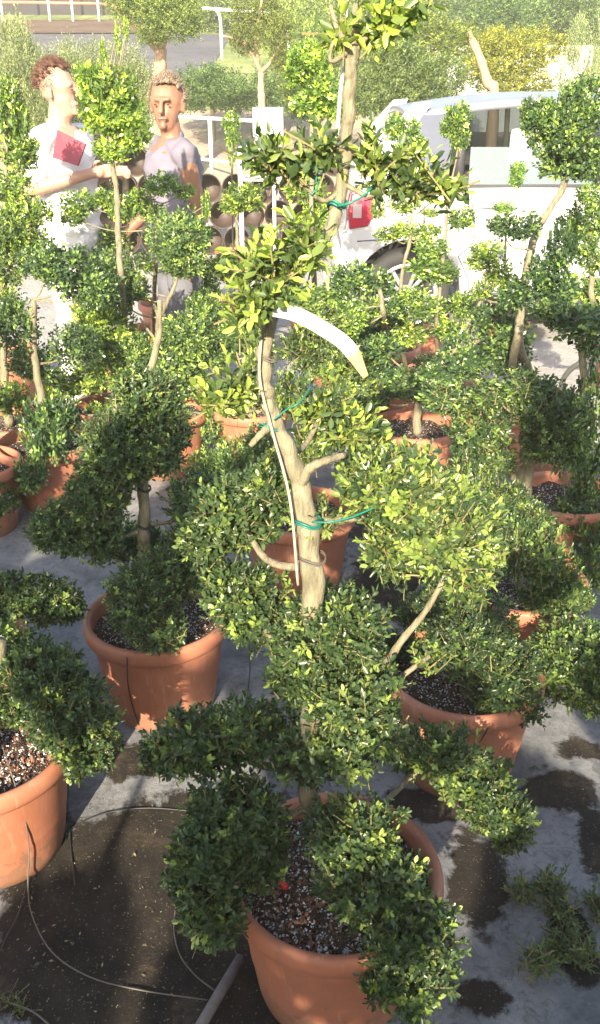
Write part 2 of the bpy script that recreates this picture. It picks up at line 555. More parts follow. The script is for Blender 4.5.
main = topiary('tall cloud pruned holly in the bottom centre pot with a long white strip tag', (335, 868), near=True,
    trunk=[(309, 790, 0, .019), (314, 680, .0, .018), (312, 575, .0, .0185), (300, 485, .02, .0165), (276, 425, .02, .0125), (265, 385, .02, .0115),
           (268, 330, .02, .0105), (300, 268, .03, .010), (330, 228, .04, .0095), (344, 170, .05, .0085), (349, 100, .05, .0085), (352, 52, .05, .008), (356, 5, .06, .005)],
    branches=[([(384, 668, 0.02), (402, 640, .02), (425, 612, .02), (447, 574, .02)], .0075), ([(316, 700, 0), (350, 690, .02), (386, 666, .02)], .010),
              ([(300, 490, .02), (308, 470, 0), (322, 462, .0), (345, 455, .03)], .009),
              ([(272, 425, .02), (262, 433, 0.0), (250, 446, -.01)], .007),
              ([(352, 56, .05), (338, 30, .04), (330, 5, .04)], .005), ([(352, 56, .05), (372, 30, .05), (395, 12, .06)], .0045),
              ([(344, 150, .05), (318, 148, .03), (285, 158, .02), (262, 172, .02)], .005), ([(345, 150, .05), (380, 160, .05), (420, 172, .06), (448, 176, .07)], .005)],
    pads=[[(335, 628, 56, 44, .0), (350, 692, 50, 48, -.02), (318, 745, 66, 40, .0), (292, 665, 26, 40, .02), (375, 728, 30, 34, 0)],
          [(200, 742, 52, 36, .05), (248, 728, 38, 32, .04), (165, 752, 24, 22, .06)],
          [(232, 815, 52, 42, -.06), (205, 870, 40, 48, -.12), (215, 915, 32, 30, -.15), (262, 850, 26, 40, -.08)],
          [(352, 832, 50, 42, -.10), (372, 885, 60, 42, -.16), (415, 930, 48, 40, -.20), (408, 975, 52, 36, -.22)],
          [(435, 752, 48, 28, .18), (478, 782, 40, 30, .18), (512, 826, 22, 28, .16), (492, 805, 32, 28, .17)],
          [(400, 490, 58, 42, .05, BR), (445, 530, 60, 50, .04, BR), (372, 485, 36, 34, .06, BR), (470, 560, 34, 34, .02, BR), (418, 462, 28, 16, .05, BR), (395, 548, 34, 30, .05, BR)],
          [(250, 604, 40, 42, .12), (228, 588, 26, 26, .14)],
          [(238, 512, 50, 38, .14), (270, 490, 30, 28, .12), (210, 535, 34, 28, .15)],
          (318, 520, 30, 22, .03, SPR),
          [(232, 385, 30, 26, .02, BIG2), (216, 398, 20, 20, 0, BIG2)],
          [(268, 268, 40, 40, -.02, BIG), (250, 300, 26, 26, -.02, BIG), (298, 242, 30, 26, -.01, BIG)],
          [(285, 165, 34, 24, .02, BIG2), (318, 150, 28, 24, .03, BIG2), (262, 152, 14, 14, .02, BIG2)],
          [(385, 158, 34, 24, .05, BIG2), (422, 178, 30, 20, .06, BIG2), (396, 184, 30, 15, .05, BIG2), (448, 188, 14, 10, .06, BIG2)],
          [(338, 22, 26, 24, .05, TOP), (375, 18, 30, 26, .05, TOP), (408, 6, 26, 12, .06, TOP)],
          [(328, 402, 36, 32, .16, BIG2), (350, 425, 34, 28, .16, BIG2), (366, 448, 26, 22, .14, BIG2)],
          (430, 656, 24, 16, .03, SPR)],
    grains=True, potrot=.4)

topiary('dark green cloud pruned tree left of centre with a bare stem above its pot', (157, 613), near=True, col=(1.15, 1.18, 1.25), leaf=.0158,
    trunk=[(145, 560, 0, .017), (144, 500, 0, .016), (140, 430, .03, .012), (145, 390, .03, .010), (158, 340, .05, .008), (160, 300, .06, .006)],
    pads=[[(146, 400, 36, 36, .0), (150, 448, 34, 32, -.05), (172, 420, 20, 42, 0)], [(112, 455, 34, 44, -.06), (98, 498, 34, 32, -.06)],
          [(68, 528, 40, 30, -.05), (100, 535, 24, 24, -.05)], (130, 542, 46, 20, .1), [(142, 600, 36, 38, -.13), (158, 572, 26, 28, -.1), (160, 632, 26, 22, -.18)],
          [(196, 548, 34, 32, .0), (185, 572, 26, 28, -.05)], (205, 500, 38, 30, .1)])

topiary('broad dark tree in the terracotta pot right of centre', (463, 668), near=True, col=(.62, .70, .74), leaf=.0158,  # tint lowered so this foliage reads as shaded
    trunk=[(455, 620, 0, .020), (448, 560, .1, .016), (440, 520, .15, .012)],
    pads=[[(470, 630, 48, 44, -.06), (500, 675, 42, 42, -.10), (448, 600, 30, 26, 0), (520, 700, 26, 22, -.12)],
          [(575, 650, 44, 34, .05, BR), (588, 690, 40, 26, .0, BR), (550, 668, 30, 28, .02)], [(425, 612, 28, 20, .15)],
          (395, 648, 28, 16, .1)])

topiary('low dark tree in the sunlit terracotta pot cut by the left edge', (-18, 742), near=True, col=(.95, .97, .97), leaf=.0165,
    trunk=[(-10, 700, 0, .02), (0, 640, .0, .015)],
    pads=[[(40, 672, 44, 34, -.0), (72, 712, 44, 42, -.03), (88, 748, 32, 26, -.05), (14, 690, 30, 36, .05)], (-5, 650, 36, 34, .1, BR)], grains=True)
topiary('spreading tree at the left edge behind the sunlit pot', (-50, 640), near=True, col=(.95, .97, .97), leaf=.0165,
    trunk=[(-45, 600, 0, .02), (-40, 540, .0, .015), (-40, 440, 0, .01)],
    pads=[[(42, 600, 42, 24, .0), (62, 606, 24, 18, 0), (15, 588, 24, 18, .0, BR)], (-10, 608, 30, 22, 0), (-40, 500, 40, 40, 0)])

# ---- second and third rows (shared pad meshes)
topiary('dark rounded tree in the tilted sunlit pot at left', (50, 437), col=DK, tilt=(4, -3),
    trunk=[(42, 400, 0, .017), (34, 350, 0, .014), (34, 300, 0, .010)],
    pads=[(44, 432, 28, 38, -.22), (30, 475, 18, 22, -.3), (62, 415, 20, 22, -.2), (12, 325, 30, 32, 0), (75, 345, 32, 24, .1), (34, 362, 30, 22, .1),
          (72, 272, 38, 30, 0), (45, 262, 28, 22, 0), (98, 288, 26, 22, 0)])
topiary('bushy tree in the pot half hidden at the left edge', (6, 418), col=(1.2, 1.15, .9), potscale=.95,
    trunk=[(5, 380, 0, .017), (2, 320, 0, .014), (0, 240, 0, .01)],
    pads=[(10, 398, 24, 20, -.1), (8, 262, 28, 26, 0), (10, 228, 26, 24, 0), (-5, 300, 30, 26, 0)])
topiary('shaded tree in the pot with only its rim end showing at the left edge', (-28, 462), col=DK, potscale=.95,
    trunk=[(-30, 430, 0, .017), (-32, 360, 0, .012)], pads=[(-25, 400, 30, 30, 0), (4, 500, 18, 16, -.1), (-30, 340, 34, 30, 0)])
topiary('yellow green tree with a leaning pale stem over a hidden pot at left', (112, 405), col=YG, potscale=.95,
    trunk=[(122, 385, 0, .016), (98, 350, .0, .014), (80, 322, .0, .012), (74, 300, 0, .008)],
    pads=[(62, 385, 26, 16, -.1), (85, 378, 26, 18, -.1), (112, 372, 28, 20, -.1), (48, 405, 14, 20, -.15), (100, 415, 20, 14, 0), (108, 330, 34, 26, 0), (125, 350, 30, 24, 0), (90, 312, 26, 20, 0)])
topiary('forked tree with dark tiers behind the left of centre pot', (165, 408), col=(1, 1, .95),
    trunk=[(160, 370, 0, .015), (158, 335, 0, .013), (160, 318, 0, .011), (168, 300, 0, .009), (176, 280, 0, .008), (178, 240, 0, .006)],
    branches=[([(160, 320, 0), (152, 302, 0), (142, 299, 0), (130, 300, 0)], .010), ([(160, 345, 0), (148, 330, 0), (140, 318, 0)], .008)],
    pads=[(178, 238, 40, 32, 0), (185, 262, 28, 18, 0), (118, 268, 28, 24, 0), (135, 288, 18, 15, -.05), (115, 298, 22, 16, 0), (186, 330, 30, 22, 0), (140, 352, 28, 22, 0),
          (172, 358, 34, 24, 0), (195, 345, 22, 22, 0), (150, 385, 34, 20, 0), (190, 382, 26, 18, 0), (205, 310, 22, 24, .2)])
TREES['forked tree with dark tiers behind the left of centre pot'].children[0]
topiary('tree hidden behind the main trunk in a pot at the centre', (298, 508), col=(1.05, 1.05, .95),
    trunk=[(300, 470, 0, .016), (320, 430, 0, .014), (335, 380, 0, .012), (330, 330, 0, .009)],
    pads=[(322, 428, 24, 34, -.05), (308, 445, 18, 28, -.1), (345, 415, 30, 26, -.1), (330, 360, 34, 26, 0), (300, 350, 24, 24, 0), (352, 385, 30, 20, 0),
          (320, 320, 28, 18, 0), (290, 395, 20, 26, .0), (278, 470, 22, 28, -.1)])
topiary('low tree in the dull pot between the left of centre stem and the main trunk', (250, 405), col=(1, 1, 1), potscale=.95,
    trunk=[(248, 380, 0, .014), (245, 340, 0, .010)],
    pads=[(212, 430, 20, 20, -.1), (238, 458, 26, 26, -.5), (205, 465, 22, 20, -.3), (262, 445, 22, 26, -.4), (222, 415, 18, 16, 0), (240, 335, 26, 22, 0), (215, 350, 26, 22, 0), (262, 355, 22, 18, 0), (245, 395, 24, 14, 0)])
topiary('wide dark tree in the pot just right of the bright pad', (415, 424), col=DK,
    trunk=[(420, 395, 0, .017), (440, 360, 0, .013), (480, 340, 0, .010)],
    pads=[(405, 385, 36, 20, -.1), (375, 378, 26, 22, 0), (382, 350, 26, 18, 0), (440, 372, 34, 22, -.1), (432, 396, 26, 10, .0), (470, 355, 32, 26, 0), (505, 335, 34, 28, 0), (492, 318, 24, 16, 0),
          (510, 360, 26, 20, 0), (372, 398, 20, 14, -.1)])
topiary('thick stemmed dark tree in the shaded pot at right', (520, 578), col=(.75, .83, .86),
    trunk=[(520, 545, .0, .022), (523, 500, .0, .022), (527, 460, .0, .019), (524, 425, .0, .014), (530, 400, 0, .010)],
    branches=[([(520, 505, 0), (512, 470, -.02), (505, 440, -.02)], .012), ([(527, 470, 0), (536, 430, 0), (540, 410, 0)], .012)],
    pads=[(552, 412, 38, 32, -.08), (528, 388, 34, 20, -.02), (570, 440, 22, 38, -.05), (545, 445, 28, 20, -.08), (478, 428, 32, 30, 0), (495, 458, 24, 22, -.05), (452, 400, 34, 20, .05), (468, 480, 24, 34, -.05),
          (508, 548, 24, 34, -.22), (540, 555, 30, 34, -.22), (526, 520, 26, 22, -.15), (566, 590, 24, 26, -.25), (492, 395, 30, 18, 0), (505, 500, 26, 22, -.1), (580, 600, 14, 14, -.25), (545, 600, 26, 20, -.22)])
topiary('dense tree in the sunlit pot behind the thick stemmed one', (568, 492), col=(.85, .9, .9),
    trunk=[(580, 460, 0, .018), (585, 400, 0, .014), (580, 330, 0, .01)],
    pads=[(582, 505, 26, 26, -.1), (590, 465, 20, 34, -.1), (565, 520, 26, 18, -.15), (592, 540, 22, 30, -.2), (594, 400, 20, 40, 0), (578, 322, 38, 20, 0), (552, 312, 26, 14, 0), (594, 345, 20, 18, 0), (590, 570, 20, 24, -.3)])
# right tall tree with bright ball
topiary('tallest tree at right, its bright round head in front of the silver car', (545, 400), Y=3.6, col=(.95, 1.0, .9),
    trunk=[(520, 345, 0, .017), (524, 300, 0, .017), (528, 262, 0, .017), (540, 225, 0, .014), (562, 190, 0, .012), (570, 160, 0, .010)],
    pads=[(568, 130, 42, 40, 0), (545, 125, 26, 26, 0), (585, 98, 30, 24, 0), (590, 160, 26, 22, 0), (535, 108, 16, 12, 0), (560, 165, 26, 16, 0)])
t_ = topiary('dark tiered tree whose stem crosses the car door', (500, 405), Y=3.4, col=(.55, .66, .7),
    trunk=[(516, 345, 0, .016), (520, 320, 0, .015), (524, 290, 0, .013), (530, 250, 0, .010)],
    pads=[(502, 226, 17, 12, 0), (524, 226, 22, 15, 0), (560, 250, 19, 26, 0), (545, 272, 24, 20, 0), (535, 290, 30, 16, 0), (560, 290, 22, 18, 0), (516, 298, 20, 14, 0)])
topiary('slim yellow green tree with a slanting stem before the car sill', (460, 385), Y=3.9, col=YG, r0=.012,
    trunk=[(468, 335, 0, .011), (476, 312, 0, .011), (486, 288, 0, .009), (488, 262, 0, .006)],
    pads=[(488, 252, 22, 12, 0), (478, 262, 16, 9, 0), (500, 275, 17, 16, 0), (482, 290, 14, 11, 0), (512, 290, 14, 14, 0)])
topiary('slender sapling before the car with thin layered tiers and a tufted top', (440, 372), Y=4.2, col=(1.2, 1.2, .85), r0=.010,
    trunk=[(436, 330, 0, .009), (440, 290, 0, .009), (445, 240, 0, .008), (448, 200, 0, .006), (456, 160, 0, .004), (458, 140, 0, .003)],
    pads=[(458, 116, 16, 14, 0), (450, 128, 12, 12, 0), (460, 138, 11, 14, 0), (462, 218, 17, 12, 0), (458, 188, 12, 6, 0), (432, 248, 20, 11, 0), (428, 268, 26, 13, 0), (442, 275, 20, 11, 0), (428, 308, 24, 13, 0),
          (412, 298, 22, 12, 0), (462, 305, 18, 14, 0), (450, 330, 22, 14, 0)])
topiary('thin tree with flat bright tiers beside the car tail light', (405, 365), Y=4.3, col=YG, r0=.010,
    trunk=[(400, 320, 0, .009), (402, 275, 0, .009), (410, 240, 0, .008), (412, 210, 0, .005)],
    pads=[(388, 234, 18, 9, 0), (405, 230, 16, 9, 0), (425, 232, 18, 9, 0), (378, 208, 9, 12, 0), (404, 206, 18, 8, 0), (432, 213, 12, 5, 0), (392, 320, 24, 20, 0), (378, 340, 22, 14, 0), (408, 335, 22, 14, 0)])
topiary('dark flat topped tree standing below the tail light', (352, 372), Y=4.1, col=(.8, .88, .85),
    trunk=[(358, 330, 0, .012), (362, 300, 0, .010), (360, 280, 0, .008)],
    pads=[(352, 276, 26, 16, 0), (375, 284, 22, 18, 0), (335, 292, 18, 14, 0), (388, 308, 18, 14, 0), (350, 308, 24, 14, 0), (335, 330, 26, 18, 0), (365, 335, 26, 18, 0)])
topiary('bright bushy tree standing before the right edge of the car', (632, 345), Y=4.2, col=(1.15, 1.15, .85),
    trunk=[(596, 310, 0, .015), (592, 270, 0, .012), (590, 225, 0, .008)],
    pads=[(588, 220, 28, 22, 0), (580, 245, 20, 16, 0), (594, 262, 18, 14, 0), (580, 288, 22, 14, 0), (596, 295, 18, 20, 0), (565, 228, 12, 14, 0), (590, 195, 16, 12, 0)])
topiary('small tree with a round bright head before the stacked pots', (240, 300), Y=4.6, col=YG, r0=.011,
    trunk=[(238, 260, 0, .010), (237, 225, 0, .008)], pads=[(243, 197, 24, 16, 0), (232, 206, 14, 10, 0), (230, 268, 24, 18, 0), (252, 300, 22, 18, 0), (215, 320, 22, 18, 0)])
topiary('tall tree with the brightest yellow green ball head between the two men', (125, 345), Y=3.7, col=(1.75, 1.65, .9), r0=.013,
    trunk=[(122, 290, 0, .013), (118, 230, 0, .012), (117, 195, 0, .011), (112, 160, 0, .009), (110, 120, 0, .006)],
    branches=[([(112, 120, 0), (110, 70, 0), (118, 30, 0)], .0035), ([(112, 120, 0), (104, 75, 0), (101, 45, 0)], .0035), ([(112, 110, 0), (122, 60, 0), (127, 26, 0)], .003)],
    pads=[(110, 92, 33, 28, 0), (120, 115, 30, 24, 0), (98, 110, 24, 24, 0), (132, 135, 22, 18, 0), (112, 150, 22, 12, 0), (103, 52, 4, 14, 0), (118, 40, 4, 16, 0), (126, 30, 4, 12, 0), (85, 76, 14, 14, 0)])
topiary('airy tree with small tufts in front of the men', (150, 330), Y=4.2, col=(1.2, 1.2, .85), r0=.011,
    trunk=[(155, 280, 0, .010), (156, 230, 0, .008), (148, 190, 0, .007), (143, 170, 0, .004)],
    pads=[(78, 205, 22, 15, 0), (72, 218, 14, 10, 0), (122, 210, 16, 14, 0), (140, 200, 16, 12, 0), (162, 185, 20, 13, 0), (152, 212, 18, 10, 0), (185, 192, 12, 8, 0), (206, 205, 6, 14, 0), (105, 198, 14, 10, 0)])
topiary('tall feathery tree at the left edge beside the man in white', (0, 350), Y=4.0, col=(1.4, 1.35, .9),
    trunk=[(2, 290, 0, .013), (4, 220, 0, .011), (6, 160, 0, .008), (8, 110, 0, .005)],
    pads=[(12, 120, 20, 26, 0), (6, 92, 16, 16, 0), (18, 152, 22, 18, 0), (28, 145, 14, 9, 0), (10, 185, 28, 20, 0), (38, 212, 18, 14, 0), (20, 215, 24, 16, 0), (30, 240, 26, 14, 0)])
topiary('spreading green tree in the pot showing orange below the man in grey', (168, 302), Y=4.9, col=(1.2, 1.2, .9),
    trunk=[(170, 280, 0, .012), (175, 255, 0, .01)], pads=[(200, 270, 22, 16, 0), (205, 290, 18, 14, 0), (150, 262, 18, 12, 0), (110, 240, 22, 14, 0), (90, 258, 20, 12, 0)])
topiary('light green tree with loose shoots behind the tree trunk at the top', (315, 300), Y=4.4, col=(1.6, 1.55, .85),
    trunk=[(312, 240, 0, .012), (312, 160, 0, .010), (312, 110, 0, .007), (315, 80, 0, .004)],
    pads=[(310, 62, 26, 22, 0), (322, 85, 20, 18, 0), (296, 75, 16, 14, 0), (312, 104, 26, 16, 0), (335, 108, 18, 14, 0), (305, 190, 24, 16, 0), (320, 215, 22, 18, 0), (312, 240, 20, 14, 0)])
topiary('small light green sapling beside the railing', (232, 250), Y=6.2, col=(1.5, 1.5, .9), r0=.006, potscale=.8,
    trunk=[(232, 180, 0, .006), (232, 135, 0, .003)], pads=[(231, 122, 11, 10, 0), (232, 138, 9, 9, 0), (232, 155, 5, 12, 0)])
topiary('light sapling tuft standing before the lowered car window', (420, 330), Y=4.5, col=(1.5, 1.5, .9), r0=.006, potscale=.8,
    trunk=[(424, 240, 0, .005), (424, 200, 0, .004), (518, 200, 0, .001)][:2], pads=[(408, 128, 14, 12, 0), (393, 128, 12, 14, 0), (412, 145, 18, 12, 0)])
topiary('tiny tufted sapling seen against the car glass', (505, 320), Y=5.0, col=(1.3, 1.45, .9), r0=.006, potscale=.8,
    trunk=[(505, 260, 0, .006), (508, 212, 0, .005), (516, 190, 0, .003)], pads=[(519, 170, 10, 9, 0), (516, 180, 8, 8, 0), (505, 208, 14, 7, 0)])
topiary('green tree low behind the white strip tag', (385, 345), Y=3.9, col=(1.2, 1.2, .85),
    trunk=[(384, 320, 0, .012), (380, 290, 0, .01)], pads=[(345, 320, 26, 20, -.2), (310, 300, 26, 16, -.2), (372, 312, 18, 14, 0)])

# ------------------------------------------------------------------ shade: unseen potted trees added behind the camera, shaped around wanted sun spots
SUN_EL, SUN_AZ = 25.0, 10.0   # light travels towards +Y, a little to +X
az, el = R(SUN_AZ), R(SUN_EL)
tdir = Vector((math.sin(az) * math.cos(el), math.cos(az) * math.cos(el), -math.sin(el)))
YM0 = main.location.y
SUNLIT = [(at(345, 640, YM0), .05), (at(375, 700, YM0), .03), (at(340, 740, YM0), .0), (at(360, 840, YM0 - .15), .02), (at(445, 975, YM0 - .2), .02),
          (on_z(15, 760, .25), .12), (on_z(28, 820, .16), .10), (on_z(10, 860, .08), .03), (on_z(195, 785, 0), .07), (on_z(182, 835, 0), .04), (on_z(165, 900, 0), .02), (on_z(285, 1010, .18), .0),
          (on_z(500, 720, .2), .0), (on_z(430, 800, .05), .0), (at(500, 815, YM0 + .18), .0), (on_z(575, 740, 0), .04), (on_z(90, 460, .2), .04), (on_z(400, 590, 0), .0),
          (at(5, 650, 1.7), .02), (at(480, 770, YM0 + .18), .0), (at(575, 670, 1.9), .03), (at(430, 525, YM0), .02), (at(395, 480, YM0), .03), (at(20, 590, 1.9), .02),
          (on_z(520, 620, .2), .0)]
def shade_tree(x, y, h, s, label):
    root = empty('potted_tree', (x, y, 0), label, 'potted tree', 'unseen potted trees added to shade the foreground')
    child('pot', POT, root); child('soil', SOIL, root)
    b = MB(); b.tube([(x, y, .26), (x + .03, y, h * .5), (x, y, h)], [.02, .016, .006], 8); b.build('trunk', M['bark'], root)
    z = .65
    while z < h:
        for k in range(5):
            a = random.uniform(0, 6.28); r = random.uniform(.05, .36) * s
            sc = random.uniform(1.0, 1.35) * s
            q = Vector((x + math.cos(a) * r, y + math.sin(a) * r, z))
            if any(((q - p) - tdir * (q - p).dot(tdir)).length < .115 * sc * .8 + h_ for p, h_ in SUNLIT): continue  # foliage left out so sun reaches the listed spots
            child('foliage_pad', random.choice(variants(1, 1)), root, q - Vector((x, y, 0)), random.uniform(0, 6), (sc, sc, sc * .85))
        z += .15
SHADE = [(-3.1, -1.4, 2.1, 1), (-2.55, -1.6, 2.2, 1), (-2.0, -1.35, 2.3, 1), (-1.5, -1.6, 2.45, 1), (-1.02, -1.45, 2.45, .9), (-.52, -1.6, 2.12, .95), (-.12, -1.85, 2.05, .9), (.22, -1.5, 3.1, .75), (.6, -1.75, 2.7, .85),
         (1.0, -1.4, 2.35, 1), (1.55, -1.6, 2.2, 1), (2.1, -1.4, 2.3, 1), (2.65, -1.6, 2.2, 1)]
for i, (x, y, h, s) in enumerate(SHADE):
    shade_tree(x, y, h, s, 'unseen potted tree added behind the camera to shade the foreground')

# ------------------------------------------------------------------ ground
def ground_mat():
    t = NT('worn weed fabric and soil')
    v = t.obj()
    big = t.noise(1.6, 6, .62, v, .4)
    med = t.noise(7, 7, .7, v, .3)
    fine = t.noise(90, 5, .75, v)
    # woven fabric: grey blue, faded
    fab = t.ramp(t.noise(3.2, 7, .7, v, .8), [(.30, (.10, .105, .112)), (.47, (.205, .212, .22)), (.66, (.33, .33, .325))])
    scr = t.noise(24, 8, .8, v, 1.5)
    sm = t('MapRange'); sm.inputs[1].default_value = .50; sm.inputs[2].default_value = .62; t.con(scr, sm.inputs[0])
    fab = t.mix(t.math('MULTIPLY', sm.outputs[0], .65), fab, (.10, .095, .085))
    wv = t('TexWave'); wv.inputs['Scale'].default_value = 55; wv.inputs['Distortion'].default_value = 1.5; t.con(v, wv.inputs[0])
    fab = t.mix(t.math('MULTIPLY', wv.outputs['Fac'], .12), fab, (.07, .075, .085))
    soil_c = t.ramp(med, [(.3, (.010, .009, .007)), (.55, (.030, .024, .018)), (.75, (.09, .068, .042))])
    speck = t.math('GREATER_THAN', t.noise(170, 3, .6, v), .66)
    soil_c = t.mix(t.math('MULTIPLY', speck, .5), soil_c, (.30, .25, .17))
    moss = t.ramp(med, [(.4, (.07, .075, .02)), (.7, (.16, .15, .05))])
    # soil patches: soft ellipses (world metres) joined with noise
    sx = t('SeparateXYZ'); t.con(v, sx.inputs[0])
    tot = None
    for (px, py, rx, ry, w) in SOILPATCH:
        p = on_z(px, py, 0); q = on_z(px + rx, py, 0); r1 = on_z(px, py - ry, 0); r2 = on_z(px, py + ry, 0)
        ax = abs(q.x - p.x); ay = abs(r1.y - r2.y) / 2
        dx = t.math('DIVIDE', t.math('SUBTRACT', sx.outputs[0], p.x), ax)
        dy = t.math('DIVIDE', t.math('SUBTRACT', sx.outputs[1], (r1.y + r2.y) / 2), ay)
        d = t.math('SQRT', t.math('ADD', t.math('MULTIPLY', dx, dx), t.math('MULTIPLY', dy, dy)))
        e = t.math('MULTIPLY', t.math('SUBTRACT', 1.0, t.math('MULTIPLY', d, .5), True), w)
        tot = e if tot is None else (t.math('MAXIMUM', tot, e) if w > 0 else t.math('ADD', tot, e))
    m = t.math('ADD', tot, t.math('MULTIPLY', t.math('SUBTRACT', big, .5), 1.1))
    m = t.math('ADD', m, t.math('MULTIPLY', t.math('SUBTRACT', med, .5), .9))
    mr = t('MapRange'); mr.inputs[1].default_value = .45; mr.inputs[2].default_value = .53; t.con(m, mr.inputs[0])
    c = t.mix(mr.outputs[0], fab, soil_c)
    mr2 = t('MapRange'); mr2.inputs[1].default_value = .62; mr2.inputs[2].default_value = .75; t.con(t.noise(4.5, 5, .7, v, .6), mr2.inputs[0])
    c = t.mix(t.math('MULTIPLY', mr2.outputs[0], .5), c, moss)
    c = t.mix(t.math('MULTIPLY', fine, .5), c, t.mix(1.0, c, (.55, .52, .5), 'MULTIPLY'))
    h = t.math('ADD', t.math('MULTIPLY', med, .6), t.math('MULTIPLY', fine, .35))
    t.bsdf(c, t.math('SUBTRACT', .95, t.math('MULTIPLY', t.math('GREATER_THAN', med, .6), .25)), .3, bump=h, bstr=.7, bdist=.012)
    return t.m
SOILPATCH = [(130, 935, 130, 110, 1.15), (200, 850, 90, 60, 1.0), (478, 885, 36, 62, .95), (545, 795, 50, 30, .80), (440, 806, 60, 20, .80), (575, 755, 30, 14, .65),
             (600, 850, 36, 40, .8), (410, 590, 60, 40, 1.0), (240, 1010, 90, 40, 1.05), (480, 1000, 36, 24, .9), (150, 765, 60, 20, .8), (395, 535, 60, 24, .9), (580, 960, 24, 60, .9)]
M['ground'] = ground_mat()

def terrain(x, y):
    """height of the land: level nursery ground, a low bank at the railing, then a hillside"""
    if y < 13.6: return 0.0
    h = min(1.0, (y - 13.6) / 2.0) * .55
    if y > 15.6: h += (min(y, 24) - 15.6) * .2
    if y > 24: h += (y - 24) * .14
    return h
def sheet(name, xs, ys, zf, mat, kind='structure', label=None):
    b = MB(); vs = [(x, y, zf(x, y)) for y in ys for x in xs]; nx = len(xs)
    fs = [(j * nx + i, j * nx + i + 1, (j + 1) * nx + i + 1, (j + 1) * nx + i) for j in range(len(ys) - 1) for i in range(nx - 1)]
    b.add(vs, fs)
    o = b.build(name, mat, smooth=True); o['kind'] = kind
    return o
def nz(x, y, s=1.0):
    return (math.sin(x * 1.7 * s + y * 2.3 * s) + math.sin(x * 4.1 * s - y * 3.3 * s + 1) * .5 + math.sin(x * 9.7 * s + y * 8.1 * s + 2) * .25) / 1.75
xs = [-70, -30, -12] + [i * .5 for i in range(-12, 13)] + [12, 30, 70]
ys = [-40, -10, -4] + [i * .5 for i in range(-4, 12)] + [6, 7, 8, 9, 10, 11, 12, 13, 13.6, 14.1, 14.6, 15.1, 15.6, 17, 19, 22, 24, 26, 32, 40, 50, 60, 80, 100]
sheet('ground', xs, ys, lambda x, y: terrain(x, y), M['ground'])
# fabric sheets lie wrinkled: a fine upper sheet near the camera
def fab_z(x, y):
    return .004 + .004 * (1 + nz(x, y, 2.2)) + .0025 * nz(x + 5, y, 9)
fx = [-2.4 + i * .04 for i in range(121)]; fy = [.55 + i * .04 for i in range(118)]
ws = sheet('weed_fabric', fx, fy, fab_z, M['ground'])

def gravel_mat():
    t = NT('pale gravel')
    v = t.obj()
    vo = t('TexVoronoi'); vo.inputs['Scale'].default_value = 45; t.con(v, vo.inputs['Vector'])
    n = t.noise(1.1, 6, .7, v)
    sc = t('SeparateColor'); t.con(vo.outputs['Color'], sc.inputs[0])
    c = t.ramp(n, [(.3, (.30, .28, .25)), (.7, (.46, .45, .43))])
    c = t.mix(t.math('MULTIPLY', sc.outputs[0], .35), c, (.16, .15, .14))
    t.bsdf(c, .9, .2, bump=vo.outputs['Distance'], bstr=.6, bdist=.01)
    return t.m
M['gravel'] = gravel_mat()
gy = [4.15 + i * .2 for i in range(48)]
gx = [-9 + i * .25 for i in range(73)]
def gz(x, y): return .010
b = MB(); nxg = len(gx)
vs = []
for j, y in enumerate(gy):
    for x in gx:
        yy = y + (.22 * nz(x, 3, 1.3) if j == 0 else 0)
        vs.append((x, yy, .018 if j else .003))
b.add(vs, [(j * nxg + i, j * nxg + i + 1, (j + 1) * nxg + i + 1, (j + 1) * nxg + i) for j in range(len(gy) - 1) for i in range(nxg - 1)])
b.build('gravel_road', M['gravel'])['kind'] = 'structure'

def bank_mat(name, a, bb, cc):
    t = NT(name); v = t.obj()
    c = t.ramp(t.noise(.9, 7, .7, v), [(.3, a), (.52, bb), (.75, cc)])
    t.bsdf(c, .95, .2, bump=t.noise(14, 5, .7, v), bstr=.6, bdist=.05)
    return t.m
M['bank'] = bank_mat('dry earth bank', (.26, .19, .13), (.38, .30, .22), (.26, .30, .12))
M['hill'] = bank_mat('grassy hill', (.10, .14, .04), (.20, .24, .08), (.34, .34, .16))
M['grey_sheet'] = bank_mat('grey ground cover', (.075, .075, .085), (.11, .11, .12), (.15, .145, .15))
M['brown'] = bank_mat('brown earth', (.08, .05, .035), (.12, .08, .055), (.16, .115, .08))
sheet('earth_bank', [-30 + i for i in range(61)], [13.4, 13.6, 14.1, 14.6, 15.1, 15.6, 17, 19], lambda x, y: terrain(x, y) + .008, M['bank'])
sheet('hillside', [-68, -50] + [-30 + i * 2 for i in range(31)] + [50, 68], [19, 22, 24, 26, 32, 40, 50, 60, 80, 99], lambda x, y: terrain(x, y) + .015, M['hill'])

